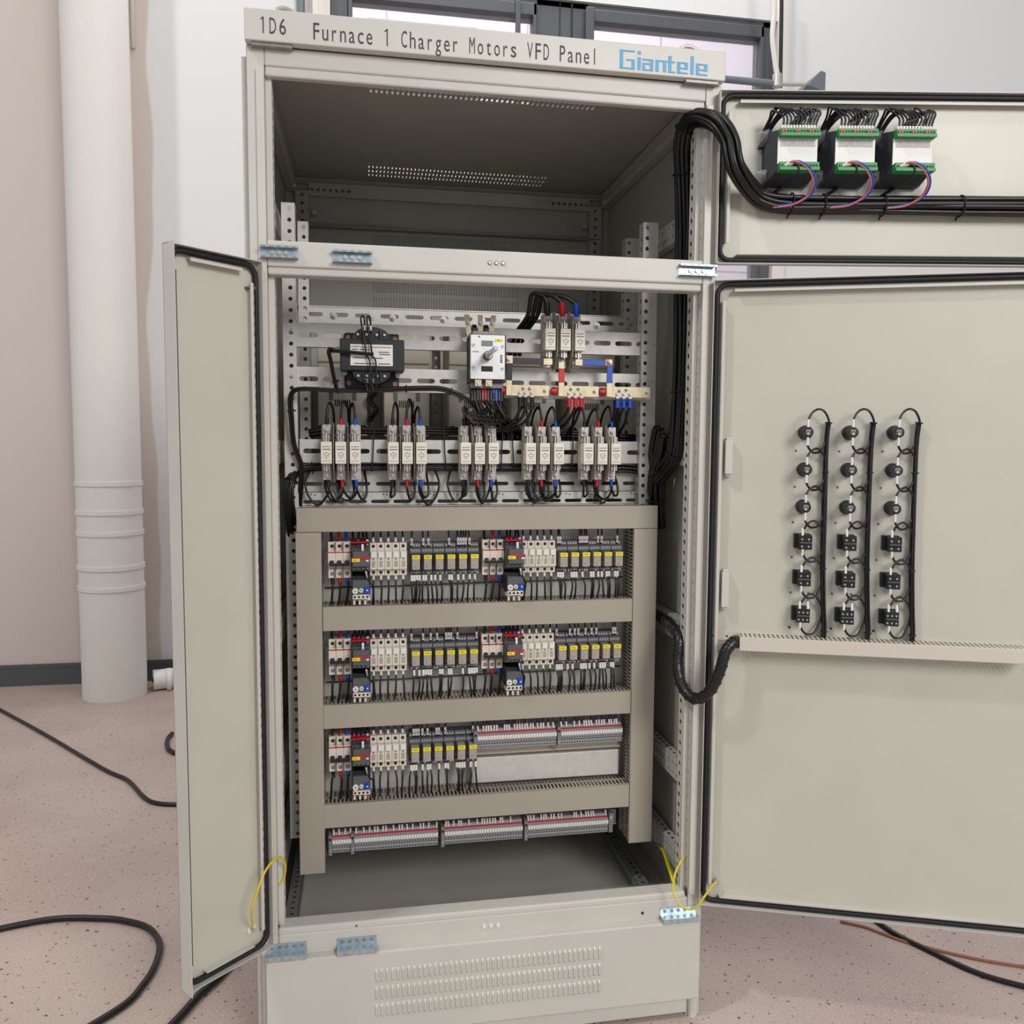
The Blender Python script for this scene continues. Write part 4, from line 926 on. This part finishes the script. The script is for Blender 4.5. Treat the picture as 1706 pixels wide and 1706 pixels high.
# tangle of cables below the switch
for j in range(12):
    x = .475+j*.0065; c = 'red' if 4 <= j <= 5 else 'blue' if 8 <= j <= 9 else 'wire_black'
    e = random.choice([-1, 1, 1]); 
    pts = [(x, .185, 1.486), (x+jit(.004), .178, 1.455), (x+.008+jit(.008), .175+jit(.012), 1.43+jit(.008)), (x+.02+jit(.02), .19+jit(.02), 1.41+jit(.012)), (x+.045+jit(.03), .23, 1.395+jit(.015)), (x+.07+jit(.02), .28, 1.375), (x+.07, .31, 1.345)]
    wire(pts, .0028, boot=((x, .185, 1.486), (x, .179, 1.452), c), label='black cable in the tangle below the rotary switch' if c == 'wire_black' else '%s-sleeved black cable in the tangle below the rotary switch' % c, group='switch outlet cables', name='switch_cable', n=8, sub=6)
for j in range(5):   # coiled ties and springy ends
    x = .455+j*.014; pts = []
    for k in range(22): a = k*1.1+j; pts.append((x+k*.0014+.007*math.cos(a), .17+j*.004, 1.432-.002*j-k*.0016+.008*math.sin(a)))
    wire(pts, .0015, label='small curled wire end below the rotary switch', group='curled wire ends', name='wire_curl', n=6, sub=3)

# ------------------------------------------------------------------ frequency drives at the back
VX = [(.108, .234, 'leftmost'), (.277, .397, 'second'), (.448, .570, 'middle'), (.617, .740, 'fourth'), (.780, .905, 'rightmost')]
for x0, x1, nm in VX:
    o = empty('frequency_drive', ((x0+x1)/2, .56, 1.36)); tag(o, '%s beige frequency drive standing behind the rails' % nm, 'frequency drive', 'beige frequency drives'); org = o.location
    LB(org).box(x0, x1, .47, .62, 1.37, 1.66, 'vfd').build('body', o, bevel=.004)
    xm = (x0+x1)/2
    LB(org).box(x0, x1, .452, .47, 1.37, 1.66, 'vfd').box(x0, x1, .445, .46, 1.56, 1.66, 'vfd').build('front_cover', o, bevel=.003)
    g = LB(org)
    for k in range(8): g.box(xm-.020+k*.0052, xm-.0175+k*.0052, .4505, .453, 1.446, 1.464, 'rubber')
    g.build('vent', o)
    LB(org).box(xm-.035, xm-.024, .4505, .453, 1.462, 1.487, 'mid_grey').box(xm+.024, xm+.035, .4505, .453, 1.462, 1.487, 'mid_grey').build('clip', o)
    for x in (x0+.01, x1-.01): LB(org).cyl((x, .452, 1.388), (x, .450, 1.388), .011, 'rubber', n=16).build('cable_gland', o)
    for x in (xm-.015, xm+.018): LB(org).cyl((x, .45, 1.5325), (x, .444, 1.5325), .006, 'rubber', n=12).build('knob', o)
for x in (.257, .423, .594, .76):
    o = empty('divider_post', (x, .55, 1.30)); tag(o, 'dark punched post standing between two frequency drives', 'mounting post', 'posts between the drives')
    LB(o.location).perf((x-.012, .55, 1.30), (.024, 0, 0), (0, 0, .40), 1, 16, .004, .004, 'galv_dark', .0015).build('profile', o)
for j in range(5):
    pts = [(.245+.008*math.cos(k*.9)+.002*j, .43+.004*j, 1.49-k*.0075) for k in range(12)]
    wire(pts, .0032, label='black cable coiled between the two left frequency drives', group='coiled cables between the drives', name='drive_cable', n=8, sub=3)

# ------------------------------------------------------------------ cable looms
def loom(name, pts, n, R, r, label, m='wire_black', ties=(), cat='cable bundle', flat=(1, 1), sub=6, twist=.6):
    """bundle of n parallel cables round a core, one thing"""
    P = smooth(pts, sub); k = len(P); o = empty(name, P[0]); tag(o, label, cat); org = Vector(P[0])
    t0 = (P[1]-P[0]).normalized(); u = t0.orthogonal().normalized(); fr = []
    for i, p in enumerate(P):
        t = (P[min(i+1, k-1)]-P[max(i-1, 0)]).normalized(); u = (u-t*u.dot(t)).normalized(); fr.append((p, u.copy(), t.cross(u), t))
    b = MB(); b.tube([p-org for p in P], R*.72, m, n=10, sub=1); b.build('core_cable', o)
    for j in range(n):
        a0 = 2*PI*j/n+jit(.2); ph = random.random()*6; b = MB(); pts2 = []
        for i, (p, uu, ww, t) in enumerate(fr):
            a = a0+twist*math.sin(i*.09+ph)*.5; rr = R*(1+.10*math.sin(i*.21+ph*2))
            pts2.append(p-org+rr*(math.cos(a)*uu*flat[0]+math.sin(a)*ww*flat[1]))
        b.tube(pts2, r, m, n=7, sub=1); b.build('cable', o)
    for f in ties:
        i = int(f*(k-1)); p, uu, ww, t = fr[i]
        ring = [p-org+(R+r*1.25)*(math.cos(a)*uu+math.sin(a)*ww) for a in np.linspace(0, 2*PI, 14, endpoint=False)]
        g = MB().tube(ring, .0016, 'rubber', n=6, sub=1, closed=True)
        g.obox(p-org+uu*(R+r*2.2), uu*.004, ww*.0015, t*.0015, 'rubber'); g.build('cable_tie', o)
    return o
def pts_px(L): return [at(a, b_, Y=y) for a, b_, y in L]
# thick loom: down the right side, over the upper hinge and along the upper door
run = pts_px([(1092, 800, .20), (1108, 782, .17), (1124, 755, .12), (1130, 700, .10), (1136, 600, .10), (1138, 480, .10), (1140, 380, .10), (1137, 290, .09), (1136, 240, .07), (1146, 206, .04), (1170, 196, .00), (1196, 206, -.05), (1216, 236, -.075), (1226, 280, -.085), (1240, 318, -.09)])
hk = [DU.P(.075, .030, 1.895), DU.P(.11, .024, 1.880), DU.P(.17, .022, 1.875), DU.P(.26, .022, 1.874), DU.P(.36, .022, 1.874), DU.P(.50, .022, 1.874), DU.P(.70, .022, 1.874), DU.P(.90, .022, 1.874)]
loom('cable_loom', run[:-1]+hk, 11, .0155, .0056, 'thick black cable loom climbing the right side and crossing onto the upper door', ties=(.1, .17, .24, .34, .42, .76, .8, .86, .92))
run = pts_px([(1094, 880, .23), (1092, 840, .22), (1094, 790, .20), (1104, 750, .17), (1108, 725, .15)])
loom('cable_loom', run, 9, .017, .005, 'black cable loom spreading down beside the right front post', ties=(.3,))
run = pts_px([(1085, 800, .24), (1060, 782, .245), (1000, 779, .245), (900, 778, .245), (800, 778, .245), (700, 777, .245), (600, 777, .245), (520, 777, .245), (495, 786, .235), (482, 812, .21), (484, 860, .22), (490, 920, .26)])
loom('cable_loom', run, 7, .0085, .0042, 'horizontal black cable loom tied along the underside of the fuse rail', flat=(1, 1), ties=(.2, .35, .5, .65, .8))
run = pts_px([(1060, 730, .30), (960, 724, .30), (850, 720, .30), (750, 719, .30), (650, 718, .30), (560, 718, .30), (515, 722, .30)])
loom('cable_loom', run, 5, .0075, .0038, 'horizontal black cable loom behind the tops of the fuses')
run = pts_px([(1095, 795, .22), (1088, 760, .22), (1094, 720, .21), (1098, 715, .20)])
loom('cable_loom', run, 6, .010, .0045, 'short bundle of black cables fanning against the right front post')
run = pts_px([(497, 880, .25), (500, 830, .23), (503, 780, .21), (490, 740, .20), (486, 700, .19), (484, 665, .185), (492, 650, .18), (520, 648, .18), (553, 650, .18), (610, 650, .18), (660, 648, .18), (700, 647, .18), (735, 648, .18), (760, 656, .18), (782, 668, .18), (800, 682, .20)])
loom('wire_loom', run, 4, .0042, .0027, 'slim black wire loom running under the transformer and down the left post', ties=(.3, .55, .7, .85), sub=5)
run = pts_px([(562, 650, .178), (556, 625, .165), (551, 600, .150), (548, 585, .135), (556, 584, .128), (580, 586, .126), (605, 588, .126), (622, 589, .128)])
loom('wire_loom', run, 3, .0032, .0022, 'slim black wire loom bent across the transformer rating plate', ties=(.1, .5), sub=5)
run = pts_px([(480, 800, .20), (476, 830, .20), (482, 880, .22), (488, 900, .24)])
loom('wire_loom', run, 4, .006, .003, 'small bundle of black cables left of the upper wiring duct')
for px in (623, 700, 740, 838, 852, 955):
    p0, p1 = at(px, 712, Y=.228), at(px+random.choice((-3, 4)), 786, Y=.228)
    tag(MB().tube([p0, (p0+p1)/2+Vector((jit(.002), 0, 0)), p1], .0016, 'rubber', n=6).build('cable_tie'), 'long thin black cable tie strapped over the fuse rail', 'cable tie', 'cable ties over the fuse rail')
# spiral-wrapped hose from the right wall to the duct on the right door
e = DR.P(.066, .030, .910)
hp = [Vector((.900, .30, .95)), at(1100, 1029, Y=.19), at(1117, 1040, Y=.10), at(1131, 1064, Y=.045), at(1128, 1105, Y=.03), at(1136, 1142, Y=.005), at(1157, 1164, Y=-.03), at(1182, 1152, Y=-.06), at(1199, 1118, Y=-.075), at(1209, 1085, Y=-.075), at(1222, 1070, Y=-.07), e]
P = smooth(hp, 9); o = empty('wrapped_cable', P[0]); tag(o, 'black spiral-wrapped cable sagging between the right wall and the right door', 'cable'); org = P[0]
MB().tube([p-org for p in P], .0125, 'wire_cloth', n=14, sub=1).build('sheath', o)
hl = []
for i, p in enumerate(P):
    t = (P[min(i+1, len(P)-1)]-P[max(i-1, 0)]).normalized(); u = t.orthogonal().normalized() if i == 0 else (u-t*u.dot(t)).normalized(); w = t.cross(u)
    for q in range(3):
        a = (i*3+q)*.62
        pp_ = p.lerp(P[min(i+1, len(P)-1)], q/3)
        hl.append(pp_-org+.0130*(math.cos(a)*u+math.sin(a)*w))
MB().tube(hl, .0014, 'wire_cloth', n=5, sub=1).build('spiral_wrap', o)
# grey cable grommet at the right wall
# earth leads
def lead(pts, label, m='yellow_wire', r=.0024, name='earth_wire'): return tag(MB().tube(pts, r, m, n=8, sub=7).build(name), label, 'wire', None)
s0, z0 = DL.sz(416, 1546)
lead([DL.P(s0, .012, z0), at(419, 1520, Y=-.10), at(427, 1490, Y=-.10), at(440, 1455, Y=-.085), at(455, 1434, Y=-.06), at(467, 1428, Y=-.03), at(475, 1438, Y=0.0), at(474, 1458, Y=.015), at(466, 1474, Y=.018)], 'yellow earth wire arching from the narrow left door to the left post')
s0, z0 = DR.sz(1193, 1466)
lead([DR.P(s0, .012, z0), DR.P(s0-.01, .03, z0+.002), at(1176, 1490, Y=-.07), at(1163, 1508, Y=-.07), at(1150, 1515, Y=-.06), at(1133, 1508, Y=-.05), at(1122, 1485, Y=-.035), at(1124, 1458, Y=-.01), at(1134, 1435, Y=.01), at(1142, 1426, Y=.02)], 'yellow earth wire sagging from the right door to the right post')
for j, (dx, mm) in enumerate(((0, 'yellow_wire'), (3, 'lime'))):
    if mm not in MATS: mat('lime', (150, 176, 40), .4)
    lead([at(1094+dx, 1406, Y=.22), at(1104+dx, 1418, Y=.15), at(1112+dx, 1442, Y=.08), at(1118+dx, 1460, Y=.045), at(1124+dx, 1480, Y=.03)], ('pair of yellow and green earth wires by the lowest right channel, %s one' % ('yellow' if not j else 'greener')), m=mm)
for j, (x, k) in enumerate(((988, 4), (1003, 5), (1009, 6), (1021, -5), (1030, -7))):
    a = at(x-k, 1510, Y=.10); lead([a, at(x-k*.3, 1497, Y=.11), at(x+k*.3, 1490, Y=.12), at(x+k, 1492, Y=.13)], 'stub of yellow wire poking up just behind the sill', r=.002)
    bpy.context.scene.collection.objects[-1]['group'] = 'yellow wire stubs behind the sill'

# ------------------------------------------------------------------ things on the upper door: meters
def on_door(D, name, s, z, ang):
    p = D.P(s, 0, z); return empty(name, p, ang)
AU, AR = math.radians(-9.5), math.radians(-20.3)
def make_meter():
    o = empty('power_meter', (0, 0, 0))
    b = MB().box(0, .096, -.016, 0, .0, .112, 'black_plastic')
    lo = [(0, 0), (.096, .0), (.096, .112), (0, .112)]; hi = [(.013, .018), (.098, .018), (.098, .100), (.013, .100)]
    vs = [(x, -.016, z) for x, z in lo]+[(x, -.066, z) for x, z in hi]
    b.add(vs, [(0, 1, 5, 4), (1, 2, 6, 5), (2, 3, 7, 6), (3, 0, 4, 7), (4, 5, 6, 7)], 'meter_grey')
    b.build('housing', o)
    MB().box(.013, .097, -.0675, -.066, .030, .085, 'white').build('rating_label', o)
    MB().box(.018, .092, -.068, -.0675, .066, .081, 'label_print').build('label_text', o)
    for z0, z1, nm in ((.083, .100, 'u'), (.013, .031, 'l')):
        t = MB().box(.014, .098, -.080, -.060, z0, z1, 'green').box(.014, .098, -.084, -.080, z0, z0+.007, 'green')
        for k in range(14):
            x = .0185+k*.0057
            if nm == 'u' and k % 5 in (0, 1): t.box(x-.002, x+.002, -.0845, -.080, z0+.007, z0+.0125, 'red')
            else: t.box(x-.0018, x+.0018, -.0808, -.080, z0+.0075, z0+.0125, 'rubber')
        t.build('terminal_block', o, bevel=.0006, seg=1)
    for (x, z) in ((-.010, .085), (-.012, .0), (.092, -.012), (.094, .075)):
        f = MB(); base = [(x-.006, -.002, z-.004), (x+.026, -.01, z+.004), (x+.020, -.022, z+.036), (x-.006, -.012, z+.030), (x+.008, -.040, z+.016)]
        f.add(base, [(0, 1, 4), (1, 2, 4), (2, 3, 4), (3, 0, 4)], 'film'); f.build('film_scrap', o)
    return o
if 'meter_grey' not in MATS: mat('meter_grey', (62, 66, 72), .45)
mat('label_print', (196, 188, 188), .6, noise=.18, nscale=300)
pm = make_meter(); pm['group'] = 'meters on the upper door'; pm['category'] = 'power meter'
for i, nm in enumerate(('leftmost', 'middle', 'rightmost')):
    s = .099+.1225*i; p = DU.P(s, 0, 1.915)
    o = place(pm, i > 0, p, '%s black power meter with green terminal blocks on the upper door' % nm); o.rotation_euler = (0, 0, AU)
    for k in range(12):
        x = s+.0185+k*.0062; q = .014+.001*k; zt = 1.918+.098
        fx = s-.006+k*.0022 if k < 7 else s+.05+k*.004
        pts = [DU.P(x, .074, zt-.004), DU.P(x+.004+.0018*k, .07, zt+.024), DU.P(x+.004-.0024*(8-k), .055, zt+.046+jit(.006)), DU.P((x*.4+fx*.6), .035, zt+.038+jit(.006)), DU.P(fx, .014, zt+.006), DU.P(fx-.002, .004, zt-.02)]
        if k >= 8: pts = [DU.P(x, .074, zt-.004), DU.P(x+.008, .07, zt+.020), DU.P(x+.018, .058, zt+.038), DU.P(x+.014, .045, zt+.048+jit(.004)), DU.P(x-.006, .03, zt+.038), DU.P(x-.02, .012, zt+.006), DU.P(x-.022, .004, zt-.015)]
        wire(pts, .0020, marker=((DU.P(x, .074, zt-.006)), DU.P(x+.001, .073, zt+.006)), label='black wire arching from the top terminals of the %s meter' % nm, group='wires arching over the %s meter' % nm, name='meter_wire', sub=5)
    for k, (mm, nn) in enumerate((('pink_wire', 'pink'), ('blue', 'blue'), ('wire_black', 'black'))):
        x = s+.045+k*.005
        pts = [DU.P(s+.024+k*.004, .076, 1.918+.021), DU.P(x, .088, 1.918+.026), DU.P(s+.074+k*.006, .082, 1.918+.012), DU.P(s+.090+k*.004, .07, 1.918-.012), DU.P(s+.084+k*.005, .052, 1.918-.034), DU.P(s+.055, .042, 1.918-.050+k*.002), DU.P(s+.015, .038, 1.918-.054+k*.002)]
        if k == 2: pts = [DU.P(s+.03, .076, 1.939), DU.P(s+.05, .085, 1.938), DU.P(s+.052, .08, 1.92), DU.P(s+.035, .055, 1.905), DU.P(s+.02, .035, 1.897)]
        wire(pts, .0021 if k < 2 else .0016, mm, marker=((DU.P(s+.022+k*.004, .076, 1.937)), DU.P(s+.034+k*.004, .083, 1.942)), label='%s wire curling below the %s meter' % (nn, nm), group=None, name='meter_wire', sub=6)
    wire([DU.P(s+.045, .006, 1.915), DU.P(s+.03, .012, 1.905), DU.P(s+.012, .02, 1.894)], .003, label='short black cable slanting below the %s meter into the loom' % nm, group=None, name='meter_wire', sub=4)

# ------------------------------------------------------------------ things on the right door
d0 = DR.P(.0, 0, .905); dd = empty('door_duct', d0, AR); tag(dd, 'pale slotted wiring duct across the inside of the right door', 'cable duct')
p = MB()
p.box(.0, .072, -.003, 0, .002, .024, 'duct_light')
for x in (.018, .048): p.cyl((x, -.003, .012), (x, -.0035, .012), .0024, 'rubber', n=8)
n = 60; p.perf((.072, 0, .021), (.60, 0, 0), (0, -.050, 0), n, 1, .0018, .019, 'duct_light', 0); p.perf((.072, 0, -.007), (.60, 0, 0), (0, -.050, 0), n, 1, .0018, .019, 'duct_light', 0)
p.build('slotted_body', dd)
MB().box(.072, .672, -.052, -.050, -.009, .022, 'duct_light').build('lid', dd, bevel=.001)
def make_lamp():
    o = empty('indicator_lamp'); b = MB().cyl((0, 0, 0), (0, -.010, 0), .0155, 'black_plastic', n=28).cyl((0, -.010, 0), (0, -.020, 0), .0145, 'black_plastic', n=28, r1=.0115)
    b.build('lock_ring', o, bevel=.001)
    MB().cyl((0, -.020, 0), (0, -.042, 0), .0110, 'black_plastic', n=24).cyl((0, -.042, 0), (0, -.0425, 0), .007, 'dark_grey', n=18).build('lamp_housing', o, bevel=.0008)
    t = MB().box(-.0055, .0055, -.0445, -.040, .001, .006, 'mid_grey').cyl((.0, -.0425, -.003), (.0, -.045, -.003), .0032, 'steel', n=10); t.build('terminal', o)
    MB().cyl((0, -.040, .011), (0, -.040, .028), .0026, 'white', n=8).build('wire_marker', o); MB().cyl((0, -.040, -.011), (0, -.040, -.028), .0026, 'white', n=8).build('wire_marker', o)
    return o
def make_block(two):
    o = empty('contact_block'); b = MB().box(-.0175, .0175, -.012, 0, -.016, .016, 'black_plastic').box(-.010, .0175, -.034, -.012, -.017, .015, 'black_plastic')
    for x in (-.004, .010) if not two else (-.006, .003, .012):
        for z in (-.010, .006):
            b.cyl((x, -.034, z), (x, -.0355, z), .0030, 'dark_grey', n=10).cyl((x, -.0355, z), (x, -.0362, z), .0018, 'steel', n=8)
    b.box(-.009, .0165, -.0385, -.034, -.003, .000, 'dark_grey')
    b.build('body', o, bevel=.0008, seg=1)
    for x in ((-.003,) if not two else (-.004, .013)): MB().cyl((x, -.033, .014), (x, -.030, .030), .0026, 'white', n=8).build('wire_marker', o)
    MB().cyl((-.002, -.033, -.016), (-.002, -.031, -.030), .0026, 'white', n=8).build('wire_marker', o)
    return o
lampP = make_lamp(); lampP['group'] = 'indicator lamps on the right door'; lampP['category'] = 'indicator lamp'
b1 = make_block(False); b2 = make_block(True)
for q in (b1, b2): q['group'] = 'contact blocks on the right door'; q['category'] = 'contact block'
ZS = [1.379, 1.298, 1.216, 1.140, 1.059, .978]; SS = [.204, .296, .388]
cn = ('left', 'middle', 'right'); ul = [0, 0, 0]
for ci, s in enumerate(SS):
    for ri, z in enumerate(ZS):
        proto, k = (lampP, 0) if ri < 3 else (b1, 1) if ri < 5 else (b2, 2)
        lab = ('%s black indicator lamp from the top in the %s column on the right door' % (ORD[ri].capitalize(), cn[ci])) if ri < 3 else ('%s black contact block from the top in the %s column on the right door' % (ORD[ri-3].capitalize(), cn[ci]))
        o = place(proto, ul[k] > 0, DR.P(s, 0, z), lab); ul[k] += 1; o.rotation_euler = (0, 0, AR)
        n = .040 if ri < 3 else .031; bs = s+.044
        up = [DR.P(s-.0, n, z+.028), DR.P(s+.008, n*.9, z+.040), DR.P(s+.022, n*.7, z+.046 if ri else z+.050), DR.P(s+.036, .02, z+.034), DR.P(bs+.002, .012, z+.010 if ri else z+.015), DR.P(bs, .010, z-.02)]
        if ri == 0: up = [DR.P(s, n, z+.027), DR.P(s+.008, n*.9, z+.042), DR.P(s+.022, n*.7, z+.050), DR.P(s+.036, .025, z+.044), DR.P(bs+.003, .018, z+.022), DR.P(bs+.003, .012, z-.002)]
        dn2 = [DR.P(s, n, z-.028), DR.P(s+.004, n*.95, z-.036), DR.P(s+.014, n*.8, z-.044), DR.P(s+.028, .022, z-.042), DR.P(s+.038, .014, z-.028), DR.P(bs-.001, .010, z-.010 if ri == 0 else z-.016)]
        kind = 'lamp' if ri < 3 else 'contact block'
        wire(up, .0020, label='black wire arching above a %s of the %s column on the right door' % (kind, cn[ci]), group='wires above the %ss of the %s column' % (kind, cn[ci]), name='door_wire', n=7, sub=6)
        wire(dn2, .0020, label='black wire curving under a %s of the %s column on the right door' % (kind, cn[ci]), group='wires under the %ss of the %s column' % (kind, cn[ci]), name='door_wire', n=7, sub=6)
    P_ = [DR.P(s+.047, .012, 1.400), DR.P(s+.044, .012, 1.36), DR.P(s+.0435, .012, 1.28), DR.P(s+.044, .012, 1.18), DR.P(s+.045, .012, 1.08), DR.P(s+.049, .012, .99), DR.P(s+.052, .012, .95), DR.P(s+.051, .014, .918)]
    loom('wire_loom', P_, 5, .0035, .0024, 'slim black wire loom running down beside the %s column of lamps' % cn[ci], ties=(.02, .28, .58, .9), sub=7)
# crumpled protective film left on the door behind the lamps
fm = MB(); nx, nz = 26, 34; vs = []
for j in range(nz+1):
    for i in range(nx+1):
        s = .182+.24*i/nx; z = .945+.46*j/nz
        n = .0012+.0016*(math.sin(i*1.1+math.sin(j*.5)*2)*math.sin(j*.33+i*.3)+1)*(.5+.5*math.sin(i*.4+j*.2))
        vs.append(DR.P(s, n, z))
fs = [(j*(nx+1)+i, j*(nx+1)+i+1, (j+1)*(nx+1)+i+1, (j+1)*(nx+1)+i) for j in range(nz) for i in range(nx)]
fm.add(vs, fs, 'door_film', True); tag(fm.build('plastic_film'), 'wrinkled clear protective film behind the lamps on the right door', 'plastic film')
